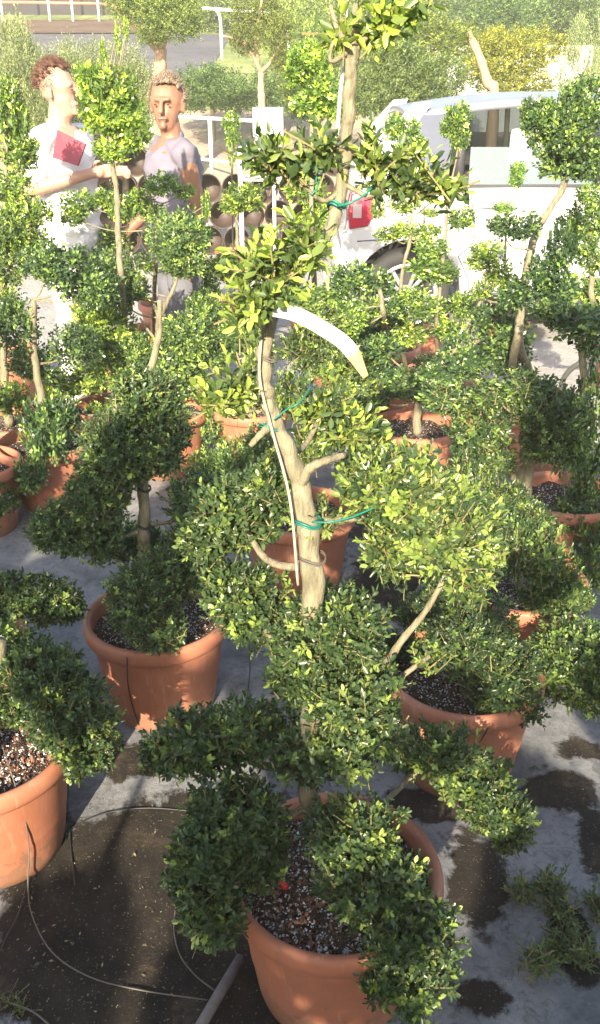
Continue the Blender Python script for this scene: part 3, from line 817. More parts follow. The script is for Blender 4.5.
# litter and weeds on the ground
def litter():
    n = 1500
    rng = np.random.default_rng(5)
    V = []; Fa = []; T = []
    for i in range(n):
        x = rng.uniform(-1.3, 1.3); y = rng.uniform(.75, 3.2)
        if rng.random() < .4:
            p = on_z(rng.uniform(0, 240), rng.uniform(760, 1024), 0); x, y = p.x + rng.normal() * .05, p.y + rng.normal() * .05
        z = fab_z(x, y) + .003
        L = rng.uniform(.003, .006) + .008 * rng.random() ** 4; a = rng.uniform(0, 6.28); w = L * rng.uniform(.3, .6)
        d = np.array([math.cos(a), math.sin(a), rng.uniform(-.3, .5)]); s = np.array([-math.sin(a), math.cos(a), rng.uniform(-.3, .3)])
        o = np.array([x, y, z]); b_ = len(V)
        V += [o, o + d * L * .5 + s * w * .5, o + d * L, o + d * L * .5 - s * w * .5]
        Fa.append((b_, b_ + 1, b_ + 2, b_ + 3)); T.append(rng.random())
    me = bpy.data.meshes.new('leaf_litter'); me.from_pydata([tuple(map(float, v)) for v in V], [], Fa)
    at_ = me.attributes.new('tone', 'FLOAT', 'FACE'); at_.data.foreach_set('value', np.array(T, np.float32))
    t = NT('dry leaf litter'); a = t('Attribute', _attribute_name='tone')
    t.bsdf(t.ramp(a.outputs['Fac'], [(0, (.05, .035, .02)), (.6, (.13, .095, .05)), (.9, (.34, .28, .16)), (1, (.14, .19, .06))]), .8)
    o = link('leaf_litter', me, t.m); tag(o, kind='stuff')
    o['label'] = 'dry fallen leaves and crumbs scattered over the dark ground'; o['category'] = 'leaf litter'
litter()
M['weed'] = leaf_mat('weed leaf', (.05, .085, .03), (.11, .15, .06), (.24, .28, .10), rough=.5)
def weed(px, py, r, h, n, label, cover, leaf):
    p = on_z(px, py, 0)
    root = empty('low_shrub', p, label, 'shrub')
    es = []
    for i in range(n):
        a = random.uniform(0, 6.28); rr = r * math.sqrt(random.random())
        es.append((math.cos(a) * rr, math.sin(a) * rr, h * random.uniform(.35, 1), r * .32, r * .32, h * .45))
    me = leaf_mesh('foliage', es, leaf=leaf, cover=cover, per=8, stem=.05, young=.3, lump=.35, inner=.6, width=.4)
    me.materials.append(M['weed']); me.materials.append(M['stem'])
    child('foliage', me, root)
    b_ = MB()
    for i in range(5):
        a = random.uniform(0, 6.28); rr = r * random.uniform(.5, .9)
        b_.tube(spline([(p.x, p.y, 0), (p.x + math.cos(a) * rr * .5, p.y + math.sin(a) * rr * .5, h * .6), (p.x + math.cos(a + .3) * rr, p.y + math.sin(a + .3) * rr, h)], 4), .0008, 5)
    b_.build('stems', M['stem'], root)
weed(562, 940, .13, .06, 11, 'low reddish stemmed weedy shrub growing through the fabric at the bottom right', 1.3, .017)
weed(18, 1012, .035, .012, 4, 'small green weed tuft at the bottom left corner', .6, .01)
weed(440, 560, .08, .05, 5, 'small green weed growing between the pots near the grey pipe end', .5, .014)

# ------------------------------------------------------------------ irrigation tubes, pipe
def tube_obj(name, pts, r, mat, label, cat, n=8, group=None):
    s = spline([tuple(p) for p in pts], 8)
    b_ = MB(); b_.tube(s, r, 8)
    o = b_.build(name, mat)
    # origin at the first point
    o.data.transform(Matrix.Translation(-Vector(s[0]))); o.location = s[0]
    tag(o, label, cat, group)
    return o
def gp(px, py, z=.012): return on_z(px, py, z)
IR = 'thin irrigation tubes'
tube_obj('irrigation_tube', [gp(2, 745, .33), gp(12, 775, .325), gp(24, 815, .22), gp(29, 850, .12), gp(28, 885, .02), gp(32, 915), gp(52, 952), gp(90, 977), gp(140, 990), gp(207, 1000)], .0015, M['dusty_tube'],
         'pale tube running down the sunlit left pot and along the ground to the pipe', 'irrigation tube', group=IR)
tube_obj('irrigation_tube', [gp(-8, 970), gp(5, 940), gp(18, 915), gp(27, 885), gp(33, 865), gp(48, 846), gp(80, 823), gp(110, 812), gp(150, 808), gp(200, 812)], .0017, M['black_tube'],
         'dark irrigation tube arching from the left edge over the soil towards the middle', 'irrigation tube', group=IR)
tube_obj('irrigation_tube', [gp(69, 765, .12), gp(68, 800, .05), gp(70, 840), gp(75, 885)], .0018, M['black_tube'],
         'short black tube hanging straight down right of the sunlit left pot', 'irrigation tube', group=IR)
tube_obj('irrigation_tube', [gp(-5, 995), gp(12, 1003), (gp(35, 1013)), gp(60, 1035)], .0020, M['dusty_tube'], 'pale stiff tube crossing the bottom left corner', 'irrigation tube', group=IR)
tube_obj('irrigation_tube', [gp(176, 905), gp(174, 930), gp(180, 955), gp(195, 975), gp(214, 990)], .0015, M['dusty_tube'],
         'short curved tube left of the front pot ending at the grey pipe', 'irrigation tube', group=IR)
tube_obj('irrigation_tube', [gp(249, 640, .15), gp(250, 668, .1), gp(247, 700, .012), gp(244, 730)], .0018, M['black_tube'],
         'thin tube hanging between the front tree and the left of centre pot', 'irrigation tube', group=IR)
def pot_line(pot, px_pts, label):
    c = on_z(pot[0], pot[1], .315)
    pts = []
    for (px, py) in px_pts:
        d = ray(px, py); o = Vector((0, 0, CAM_Z))
        # meet the pot's wall (cone) by marching
        t = .5; best = None
        while t < 6:
            q = o + d * t
            rr = .150 + (.190 - .150) * max(0, min(1, q.z / .262)) + .004
            if q.z < .263 and math.hypot(q.x - c.x, q.y - c.y) < rr: best = q; break
            if q.z >= .263 and q.z < .30 and math.hypot(q.x - c.x, q.y - c.y) < .214: best = q; break
            t += .002
        if best is None: best = o + d * t
        pts.append(best)
    return tube_obj('irrigation_tube', pts, .0017, M['black_tube'], label, 'irrigation tube', group=IR)
pot_line((157, 613), [(126, 642), (127, 660), (128, 685), (133, 708), (139, 725)], 'thin black tube down the front of the left of centre pot')
pot_line((463, 668), [(500, 706), (494, 718), (486, 732), (478, 745)], 'thin black tube slanting down the front of the pot right of centre')
b_ = MB(); p0, p1 = gp(196, 1034, .03), gp(241, 958, .035)
b_.tube([p0, p0.lerp(p1, .5) + Vector((0, 0, .002)), p1], .0115, 14)
b_.build('pipe', M['grey_pipe']); o = bpy.data.objects['pipe']
o.data.transform(Matrix.Translation(-p0)); o.location = p0; tag(o, 'weathered grey pipe lying on the soil against the front pot', 'pipe')
b_ = MB(); p0, p1 = gp(409, 607, .02), gp(425, 582, .02)
b_.tube([p0, p1], .014, 12); o = b_.build('pipe', M['grey_pipe']); o.data.transform(Matrix.Translation(-p0)); o.location = p0
tag(o, 'short dark grey pipe end lying on the ground behind the thin bare branch', 'pipe')

# ------------------------------------------------------------------ tags, ties, cane on the main tree
YM = main.location.y
def ribbon(name, pts, w, mats, label, cat, wfun=None, split=None):
    s = [Vector(p) for p in spline([tuple(p) for p in pts], 16)]
    b_ = MB(); n = len(s)
    th = .0006
    V = []
    for i, p in enumerate(s):
        t = (s[min(i + 1, n - 1)] - s[max(i - 1, 0)]).normalized()
        side = t.cross(Vector((0, .75, -.35))).normalized()
        nn = t.cross(side).normalized() * th
        ww = w * (wfun(i / (n - 1)) if wfun else 1)
        V += [p - side * ww / 2 - nn, p + side * ww / 2 - nn, p + side * ww / 2 + nn, p - side * ww / 2 + nn]
    for i in range(n - 1):
        a = i * 4; mi = 1 if (split and i / (n - 1) > split) else 0
        for k in range(4):
            k2 = (k + 1) % 4
            b_.f.append((a + k, a + k2, a + 4 + k2, a + 4 + k)); b_.m.append(mi)
    b_.v = [tuple(v) for v in V]
    b_.f.append((3, 2, 1, 0)); b_.m.append(0); e = (n - 1) * 4; b_.f.append((e, e + 1, e + 2, e + 3)); b_.m.append(1 if split else 0)
    o = b_.build(name, mats); o.data.transform(Matrix.Translation(-s[0])); o.location = s[0]
    return tag(o, label, cat)
ribbon('plant_tag', [at(272, 309, YM - .02), at(295, 314, YM - .045), at(322, 328, YM - .06), at(348, 347, YM - .07), at(366, 377, YM - .07)], .0205,
       [M['white_plastic'], M['cream_tag']], 'long white strip tag with a yellowed tip curving out from the main trunk', 'plant tag', lambda f: 1 - .6 * max(0, f - .8) / .2, .80)
ribbon('plant_tag', [at(318, 258, YM), at(324, 268, YM), at(327, 280, YM), at(328, 291, YM)], .011,
       [M['white_plastic'], M['cream_tag']], 'small white pointed tag hanging below the leafy upper pad', 'plant tag', lambda f: 1 - .8 * f, .6)
def ring(name, c, r, mat, label, thick=.0015, tails=()):
    b_ = MB(); pts = [c + Vector((math.cos(a) * r, math.sin(a) * r * 1.0, .004 * math.sin(a * 2))) for a in np.linspace(0, 2 * PI * 2, 40)]
    for i, p in enumerate(pts): p.z += i * .0002
    b_.tube(pts, thick, 6)
    for tpts in tails: b_.tube(spline([tuple(p) for p in tpts], 5), thick, 6)
    o = b_.build(name, mat); o.data.transform(Matrix.Translation(-c)); o.location = c
    return tag(o, label, 'plant tie')
tr = {}
def trunk_pt(px, py, dy=.02): return at(px, py, YM + dy)
ring('plant_tie', trunk_pt(337, 207, .045), .013, M['green_tie'], 'green tie knotted round the upper trunk below the leafy tier', .0018,
     [[at(338, 206, YM + .03), at(350, 203, YM + .02), at(366, 194, YM + .03), at(377, 180, YM + .05)]])
ring('plant_tie', trunk_pt(318, 172, .03), .008, M['green_tie'], 'green tie hanging in a loose strand left of the upper trunk', .0013,
     [[at(318, 172, YM + .02), at(316, 180, YM + .02), at(318, 186, YM + .02), at(311, 196, YM + .02)]])
ring('plant_tie', trunk_pt(308, 524, .0), .021, M['green_tie'], 'green tie wound round the lower trunk and stretched to the bright pad', .0016,
     [[at(312, 522, YM - .02), at(330, 522, YM - .03), at(352, 517, YM - .02), at(378, 506, YM)]])
ring('plant_tie', trunk_pt(270, 428, .02), .016, M['green_tie'], 'green tie at the fork of the trunk above the middle', .0013,
     [[at(274, 420, YM), at(286, 410, YM), at(300, 402, YM), at(312, 385, YM + .05)]])
ring('plant_tie', trunk_pt(312, 560, .0), .0225, M['dusty_tube'], 'brown wire tie round the lowest bare stretch of the main trunk', .0012)
ring('plant_tie', trunk_pt(267, 360, .02), .0145, M['dusty_tube'], 'brown wire tie round the trunk just below the white strip tag', .0012)
ring('plant_tie', at(144, 527, TREES['dark green cloud pruned tree left of centre with a bare stem above its pot'].location.y), .018, M['black_tube'], 'lower of two black ties round the stem left of centre', .002)
ring('plant_tie', at(144, 490, TREES['dark green cloud pruned tree left of centre with a bare stem above its pot'].location.y), .018, M['black_tube'], 'upper of two black ties round the stem left of centre', .002)
tube_obj('cane', [at(298, 585, YM - .025), at(290, 500, YM - .015), at(272, 430, YM - .0), at(260, 380, YM + .0), at(261, 340, YM)], 0.0022, M['cane'], 'pale support cane tied along the middle of the main trunk', 'cane')
tube_obj('cane', [at(335, 165, YM + .07), at(340, 98, YM + .07), at(345, 50, YM + .07), at(348, -8, YM + .08)], .0028, M['white_plastic'], 'white support rod standing beside the top of the main trunk', 'cane')
# red marker in the front pot
pm = on_z(278, 884, .292)
b_ = MB(); b_.lathe([(0, 0), (.0075, .001), (.0075, .028), (.0055, .034), (0, .035)], pm, 12)
o = b_.build('dripper_cap', M['red_plastic']); o.data.transform(Matrix.Translation(-pm)); o.location = pm; o.rotation_euler = (.9, .4, .3)
tag(o, 'small red plastic cap lying on the soil of the front pot', 'plastic cap')
# bent hoop at right
tube_obj('bent_hoop', [at(560, 400, 3.5), at(563, 380, 3.5), at(575, 366, 3.5), at(592, 360, 3.5), at(615, 362, 3.5), at(630, 380, 3.5)], .012, M['cane'], 'pale bent hoop of cane arching over the gravel at the right edge', 'hoop')

VEIL = .004
# ------------------------------------------------------------------ world and sun
sd = bpy.data.lights.new('sun', 'SUN'); sd.energy = 5.0; sd.angle = R(.5); sd.color = (1.0, .87, .67)
so = bpy.data.objects.new('sun', sd); C.objects.link(so)
so.rotation_euler = tdir.to_track_quat('-Z', 'Y').to_euler()
so.location = (0, -5, 6)
w = bpy.data.worlds.new('World'); scene.world = w; w.use_nodes = True
wn = w.node_tree; bg = wn.nodes['Background']
sky = wn.nodes.new('ShaderNodeTexSky'); sky.sky_type = 'NISHITA'; sky.sun_disc = False
sky.sun_elevation = el; sky.sun_rotation = PI + az; sky.dust_density = 2.0
wn.links.new(sky.outputs[0], bg.inputs[0]); bg.inputs[1].default_value = .115
vs_ = scene.view_settings
vs_.view_transform = 'Standard'; vs_.look = 'None'; vs_.exposure = 1.78; vs_.gamma = 1; vs_.use_curve_mapping = False
scene.cycles.max_bounces = 6; scene.cycles.diffuse_bounces = 3; scene.cycles.glossy_bounces = 3
scene.cycles.transmission_bounces = 5; scene.cycles.transparent_max_bounces = 6
scene.cycles.use_denoising = True
scene.cycles.caustics_reflective = False; scene.cycles.caustics_refractive = False
#BG_START
# ------------------------------------------------------------------ parked car
def glass_mat(name, tint, alpha, refl=.5, rcol=(1, 1, 1)):
    t = NT(name)
    tr = t('BsdfTransparent'); tr.inputs[0].default_value = (*tint, 1)
    df = t('BsdfPrincipled'); df.inputs['Base Color'].default_value = (*rcol, 1); df.inputs['Roughness'].default_value = .05
    df.inputs['Specular IOR Level'].default_value = .9
    mx = t('MixShader'); mx.inputs[0].default_value = alpha
    t.con(tr.outputs[0], mx.inputs[1]); t.con(df.outputs[0], mx.inputs[2])
    gl = t('BsdfGlossy'); gl.inputs['Roughness'].default_value = .02
    fr = t('Fresnel'); fr.inputs[0].default_value = 1.5
    m2 = t('MixShader'); t.con(t.math('MULTIPLY', fr.outputs[0], refl * 2, True), m2.inputs[0]); t.con(mx.outputs[0], m2.inputs[1]); t.con(gl.outputs[0], m2.inputs[2])
    t.con(m2.outputs[0], t.out.inputs[0])
    return t.m
M['car_paint'] = simple('pearl silver white car paint', (.66, .66, .67), .22, .6, .15, var=.02, bstr=.0, Coat_Weight=.6)
M['roof_paint'] = simple('silver blue roof paint', (.24, .255, .29), .3, .5, .2, var=.03, bstr=0)
M['car_glass'] = glass_mat('car window glass', (.6, .66, .68), .42, .25, (.27, .325, .35))  # pale blue base colour imitates the reflection on the panes
M['car_glass_tint'] = glass_mat('tinted quarter glass', (.3, .34, .4), .75, .25, (.085, .10, .14))
M['rubber'] = simple('black rubber', (.03, .03, .03), .8)
M['dark_trim'] = simple('dark trim', (.035, .035, .04), .6)
M['alloy'] = simple('alloy rim', (.62, .62, .63), .3, .5, .6, var=.04)
M['interior'] = simple('dark car interior', (.08, .07, .065), .8)
M['seat_light'] = simple('pale seat cover', (.75, .74, .72), .8)
t_ = NT('red tail light'); t_.bsdf((.40, .02, .05), .15, .6, Coat_Weight=.5); M['tail'] = t_.m
M['lens'] = simple('clear lamp lens', (.55, .42, .42), .2)
CY0, CY1 = 6.30, 8.02
CX = .29
car = empty('parked_car', (CX + 2.1, (CY0 + CY1) / 2, .018), 'silver white estate car parked on the pale gravel behind the trees', 'car')
def arch(cx, r, n=12):
    return [(cx + r * math.cos(a), .33 + r * math.sin(a)) for a in [PI * i / n for i in range(n + 1)]]
prof = [(.04, .30), (0, .42), (-.01, .70), (.03, .76), (.05, .98), (.09, 1.035), (1.2, 1.045), (2.95, 1.03), (3.3, .98), (4.05, .86), (4.28, .70), (4.32, .42), (4.22, .27)]
prof += [(x, z) for x, z in arch(3.42, .37)] + [(2.2, .255)] + [(x, z) for x, z in arch(.46, .375)]
prof = prof[::-1]
bm = bmesh.new()
f0 = [bm.verts.new((CX + x, CY0, z + .018)) for x, z in prof]
face = bm.faces.new(f0)
ext = bmesh.ops.extrude_face_region(bm, geom=[face])
bmesh.ops.translate(bm, verts=[g for g in ext['geom'] if isinstance(g, bmesh.types.BMVert)], vec=(0, CY1 - CY0, 0))
bmesh.ops.recalc_face_normals(bm, faces=bm.faces[:])
side_edges = [e for e in bm.edges if abs(e.verts[0].co.y - e.verts[1].co.y) < 1e-4]
bmesh.ops.bevel(bm, geom=side_edges, offset=.035, segments=4, affect='EDGES', profile=.6)
# the wing swells a little at mid height
for v in bm.verts:
    k = math.sin(max(0, min(1, (v.co.z - .25) / .8)) * PI)
    v.co.y += (-.035 if v.co.y < 7.1 else .035) * k
me = bpy.data.meshes.new('body'); bm.to_mesh(me); bm.free()
me.set_sharp_from_angle(angle=R(35)) if hasattr(me, 'set_sharp_from_angle') else None
body = link('body', me, M['car_paint'], car)
def strip(name, pts, y, w, th, mat, parent=car):
    """flat bar following points in the x-z plane of the near side"""
    b_ = MB()
    s = [Vector((CX + x, y, z + .018)) for x, z in pts]
    b_.tube(s, w, 6)
    return b_.build(name, mat, parent)
def side_y(z):
    return CY0 - .035 * math.sin(max(0, min(1, (z - .25) / .8)) * PI)
def gh(x, z):
    """point on the slanting near side of the greenhouse"""
    f = (z - 1.03) / .55
    return Vector((CX + x, CY0 + .02 + f * .15, z + .018))
def gh2(x, z):
    p = gh(x, z); p.y = CY0 + CY1 - p.y; return p
for g in (gh, gh2):
    sgn = 1 if g is gh else -1
    def pane(name, q, mat):
        b_ = MB(); o_ = Vector((0, .004 * sgn, 0))
        a = [g(x, z) for x, z in q]
        n_ = len(a)
        b_.add([p - o_ for p in a] + [p + o_ for p in a], [tuple(range(n_)), tuple(reversed(range(n_, 2 * n_)))] + [(i, (i + 1) % n_, n_ + (i + 1) % n_, n_ + i) for i in range(n_)])
        b_.build(name, mat, car, smooth=False)
    pane('quarter_window', [(.26, 1.05), (.70, 1.05), (.74, 1.50), (.53, 1.50)], M['car_glass_tint'])
    pane('door_window', [(.84, 1.05), (1.68, 1.05), (1.66, 1.29), (.85, 1.29)] if g is gh else [(.84, 1.05), (1.68, 1.05), (1.66, 1.50), (.88, 1.50)], M['car_glass'])
    pane('door_window', [(1.78, 1.05), (2.95, 1.05), (2.45, 1.50), (1.76, 1.50)], M['car_glass'])
    pane('rear_quarter_panel', [(.12, 1.03), (.28, 1.03), (.36, 1.25), (.55, 1.51), (.58, 1.565), (.46, 1.555), (.28, 1.36)], M['car_paint'])
    for (a, b2) in (((.20, 1.03), (.50, 1.53)), ((.77, 1.03), (.80, 1.54)), ((1.73, 1.03), (1.71, 1.54)), ((3.05, 1.03), (2.48, 1.54))):
        m_ = MB(); m_.tube([g(*a), g(*b2)], .036, 8)
        m_.build('pillar', M['dark_trim'] if .5 < a[0] < 2 else M['car_paint'], car)
    m_ = MB(); m_.tube([g(.08, 1.045), g(1.5, 1.05), g(3.0, 1.04)], .013, 6); m_.build('window_trim', M['dark_trim'], car)
# roof shell, gently crowned
b_ = MB(); nx_, ny_ = 18, 10; V = []
for L_ in (0, 1):
    for i in range(nx_ + 1):
        f = i / nx_
        x = .42 + f * 2.14
        zt = 1.525 + .095 * math.sin(min(1, f * 2.2) * PI / 2) - .05 * max(0, f - .6) / .4
        for j in range(ny_ + 1):
            k = j / ny_ * 2 - 1
            V.append((CX + x, (CY0 + CY1) / 2 + k * .72, zt + .018 - .05 * abs(k) ** 3 - L_ * .035))
st = ny_ + 1; NN = (nx_ + 1) * st
Fc = []
for i in range(nx_):
    for j in range(ny_):
        a = i * st + j
        Fc.append((a, a + st, a + st + 1, a + 1)); Fc.append((NN + a, NN + a + 1, NN + a + st + 1, NN + a + st))
for i in range(nx_):
    a = i * st; Fc.append((a, NN + a, NN + a + st, a + st)); a += ny_; Fc.append((a, a + st, NN + a + st, NN + a))
for j in range(ny_):
    a = j; Fc.append((a, a + 1, NN + a + 1, NN + a)); a = nx_ * st + j; Fc.append((a, NN + a, NN + a + 1, a + 1))
b_.add(V, Fc); b_.build('roof', M['roof_paint'], car)
# rear window, windscreen
b_ = MB(); a = [Vector((CX + .20, CY0 + .12, 1.06)), Vector((CX + .20, CY1 - .12, 1.06)), Vector((CX + .46, CY1 - .24, 1.53)), Vector((CX + .46, CY0 + .24, 1.53))]
o_ = Vector((.006, 0, 0)); b_.add([p - o_ for p in a] + [p + o_ for p in a], [(0, 1, 2, 3), (7, 6, 5, 4), (0, 4, 5, 1), (1, 5, 6, 2), (2, 6, 7, 3), (3, 7, 4, 0)]); b_.build('rear_window', M['car_glass_tint'], car, False)
b_ = MB(); a = [Vector((CX + 3.03, CY0 + .12, 1.07)), Vector((CX + 3.03, CY1 - .12, 1.07)), Vector((CX + 2.50, CY1 - .24, 1.54)), Vector((CX + 2.50, CY0 + .24, 1.54))]
b_.add([p - o_ for p in a] + [p + o_ for p in a], [(0, 1, 2, 3), (7, 6, 5, 4), (0, 4, 5, 1), (1, 5, 6, 2), (2, 6, 7, 3), (3, 7, 4, 0)]); b_.build('windscreen', M['car_glass'], car, False)
# door joints and handles
for pts in ([(.86, 1.0), (.90, .72), (.80, .60)], [(1.73, 1.02), (1.73, .30)], [(.80, .60), (.88, .45), (.98, .33), (1.73, .31)], [(.10, .70), (.40, .72)]):
    fine = spline(pts, 6)
    b_ = MB(); b_.tube([(CX + x, side_y(z) - .0005, z + .018) for x, z in fine], .0035, 5); b_.build('door_joint', M['dark_trim'], car)
for hx in (.93, 1.85):
    b_ = MB(); b_.tube(spline([(CX + hx, side_y(.93) - .012, .945), (CX + hx + .08, side_y(.93) - .04, .95), (CX + hx + .17, side_y(.93) - .012, .945)], 6), [.011] * 13, 8); b_.build('handle', M['alloy'], car)
b_ = MB(); b_.box((CX + 2.0, CY0 - .02, .31), (2.1, .05, .07)); b_.build('sill', M['dark_trim'], car, bevel=.012)
b_ = MB(); b_.box((CX - .0, (CY0 + CY1) / 2, .50), (.10, 1.62, .20)); b_.build('rear_bumper', M['car_paint'], car, bevel=.04)
# tail lamp wraps round the corner
b_ = MB()
V = []
outl = [(.045, .78), (.17, .80), (.215, .88), (.195, .99), (.13, 1.02), (.06, 1.0), (.035, .90)]
V += [(CX + x, side_y(z) - .016, z + .018) for x, z in outl] + [(CX + x - .01, CY0 + .12, z + .018) for x, z in outl]
n_ = len(outl)
b_.add(V, [tuple(reversed(range(n_))), tuple(range(n_, 2 * n_))] + [(i, (i + 1) % n_, n_ + (i + 1) % n_, n_ + i) for i in range(n_)])
tl = b_.build('tail_light', M['tail'], car, bevel=.008)
b_ = MB(); b_.box((CX + .095, side_y(.9) - .020, .915), (.06, .014, .09)); b_.build('lens', M['lens'], tl, local=False, bevel=.004)
bpy.data.objects['lens'].data.transform(Matrix.Translation(-car.location))
# wheels
for wx in (.46, 3.42):
    for wy, sg in ((CY0 + .09, -1), (CY1 - .09, 1)):
        c = Vector((CX + wx, wy, .318 + .018))
        rot = Euler((R(90) * -sg * -1, 0, 0)).to_matrix().to_4x4()
        b_ = MB()
        b_.lathe([(.02, .06), (.06, .062), (.065, .045), (.07, .03)], n=24)
        b_.lathe([(.195, .03), (.20, .085), (.222, .095), (.228, .08), (.222, -.06)], n=40)
        for k in range(10):
            a = 2 * PI * k / 10 + (.12 if k % 2 else -.12) + .1
            b_.box((.13 * math.cos(a), .13 * math.sin(a), .055), (.16, .026, .022), rot=Matrix.Rotation(a, 3, 'Z'))
        me = b_.mesh('wheel'); me.transform(rot if sg > 0 else Euler((R(90), 0, 0)).to_matrix().to_4x4())
        me.transform(Matrix.Translation(c)); wheel = link('wheel', me, M['alloy'], car)
        b_ = MB(); b_.lathe([(.218, -.08), (.222, .08), (.235, .098), (.285, .10), (.308, .085), (.318, .05), (.318, -.05), (.30, -.09), (.25, -.10), (.218, -.08)], n=48)
        me = b_.mesh('tyre'); me.transform(Euler((R(90 * (-1 if sg > 0 else 1)), 0, 0)).to_matrix().to_4x4()); me.transform(Matrix.Translation(c - car.location))
        o = link('tyre', me, M['rubber'], wheel, local=False)
        b_ = MB(); b_.lathe([(.0005, -.02), (.20, -.02)], n=32); me = b_.mesh('brake_disc'); me.transform(Euler((R(90), 0, 0)).to_matrix().to_4x4()); me.transform(Matrix.Translation(c - car.location))
        link('brake_disc', me, M['dark_trim'], wheel, local=False)
# wheel arch liners and interior
b_ = MB(); b_.box((CX + 1.6, (CY0 + CY1) / 2, 1.065), (2.6, 1.5, .03)); b_.build('interior_deck', M['interior'], car)
for sx_, sy_ in ((2.5, 6.75), (2.5, 7.55)):
    b_ = MB(); b_.box((CX + sx_, sy_, 1.20), (.12, .46, .30)); st_ = b_.build('seat', M['interior'], car, bevel=.035)
b_ = MB(); b_.box((CX + 1.30, 6.72, 1.24), (.24, .09, .34)); b_.build('seat', M['seat_light'], car, bevel=.04)
M['tail_clear'] = M['lens']

# ------------------------------------------------------------------ people
M['skin_tan'] = simple('tanned skin', (.27, .13, .08), .55, var=.06, bstr=.05)
M['skin_fair'] = simple('fair skin', (.42, .25, .18), .55, var=.05, bstr=.05)
M['shirt_white'] = simple('white cotton', (.82, .81, .80), .9, var=.04, scale=9, bstr=.3)
M['shirt_grey'] = simple('pale lilac grey cotton', (.17, .155, .195), .9, var=.06, scale=9, bstr=.3)
M['trouser'] = simple('off white trousers', (.72, .70, .66), .9, var=.05, scale=9)
M['trouser_dark'] = simple('dark work trousers', (.13, .13, .15), .9)
M['hair_brown'] = simple('brown hair', (.09, .04, .022), .6, var=.5, scale=90, bstr=.8)
M['hair_grey'] = simple('sandy grey hair', (.20, .15, .105), .6, var=.4, scale=90, bstr=.8)
M['folder'] = simple('dark red card folder', (.24, .035, .055), .6)
M['eye'] = simple('dark eye', (.03, .02, .02), .3)
M['lip'] = simple('lips', (.42, .16, .13), .5)
M['shoe'] = simple('brown shoe', (.10, .06, .04), .6)

def blob(name, segs, vox, mat, parent, smooth=6, folds=0):
    """one continuous surface grown round tapered limb segments: (p0,r0,p1,r1[,squash])"""
    bm = bmesh.new()
    for s in segs:
        p0, r0, p1, r1 = Vector(s[0]), s[1], Vector(s[2]), s[3]
        sq = s[4] if len(s) > 4 else (1, 1, 1)
        Ld = (p1 - p0).length
        n = max(1, int(Ld / (min(r0, r1) * .3)))
        for i in range(n + 1):
            f = i / n
            Mx = Matrix.Translation(p0.lerp(p1, f)) @ Matrix.Diagonal((*[q * (r0 + (r1 - r0) * f) for q in sq], 1))
            bmesh.ops.create_icosphere(bm, subdivisions=2, radius=1, matrix=Mx)
    me = bpy.data.meshes.new(name); bm.to_mesh(me); bm.free()
    o = bpy.data.objects.new(name + '_tmp', me); C.objects.link(o)
    md = o.modifiers.new('r', 'REMESH'); md.mode = 'VOXEL'; md.voxel_size = vox; md.use_smooth_shade = True
    ms = o.modifiers.new('s', 'SMOOTH'); ms.iterations = smooth; ms.factor = .5
    dg = bpy.context.evaluated_depsgraph_get(); dg.update()
    me2 = bpy.data.meshes.new_from_object(o.evaluated_get(dg))
    me2.name = name
    bpy.data.objects.remove(o)
    bpy.data.meshes.remove(me)
    if folds:
        co = np.empty(len(me2.vertices) * 3, np.float32); me2.vertices.foreach_get('co', co); co = co.reshape(-1, 3)
        no = np.empty(len(me2.vertices) * 3, np.float32); me2.vertices.foreach_get('normal', no); no = no.reshape(-1, 3)
        f_ = np.sin(co[:, 2] * 46 + co[:, 0] * 30 + 3 * np.sin(co[:, 1] * 21)) * .5 + np.sin(co[:, 2] * 27 - co[:, 0] * 41 + 2 * np.sin(co[:, 2] * 13)) * .5
        co = co + no * (np.abs(f_) ** .7 * np.sign(f_) * folds)[:, None]
        me2.vertices.foreach_set('co', co.astype(np.float32).ravel()); me2.update()
    ob = link(name, me2, mat, parent, local=False)
    return ob

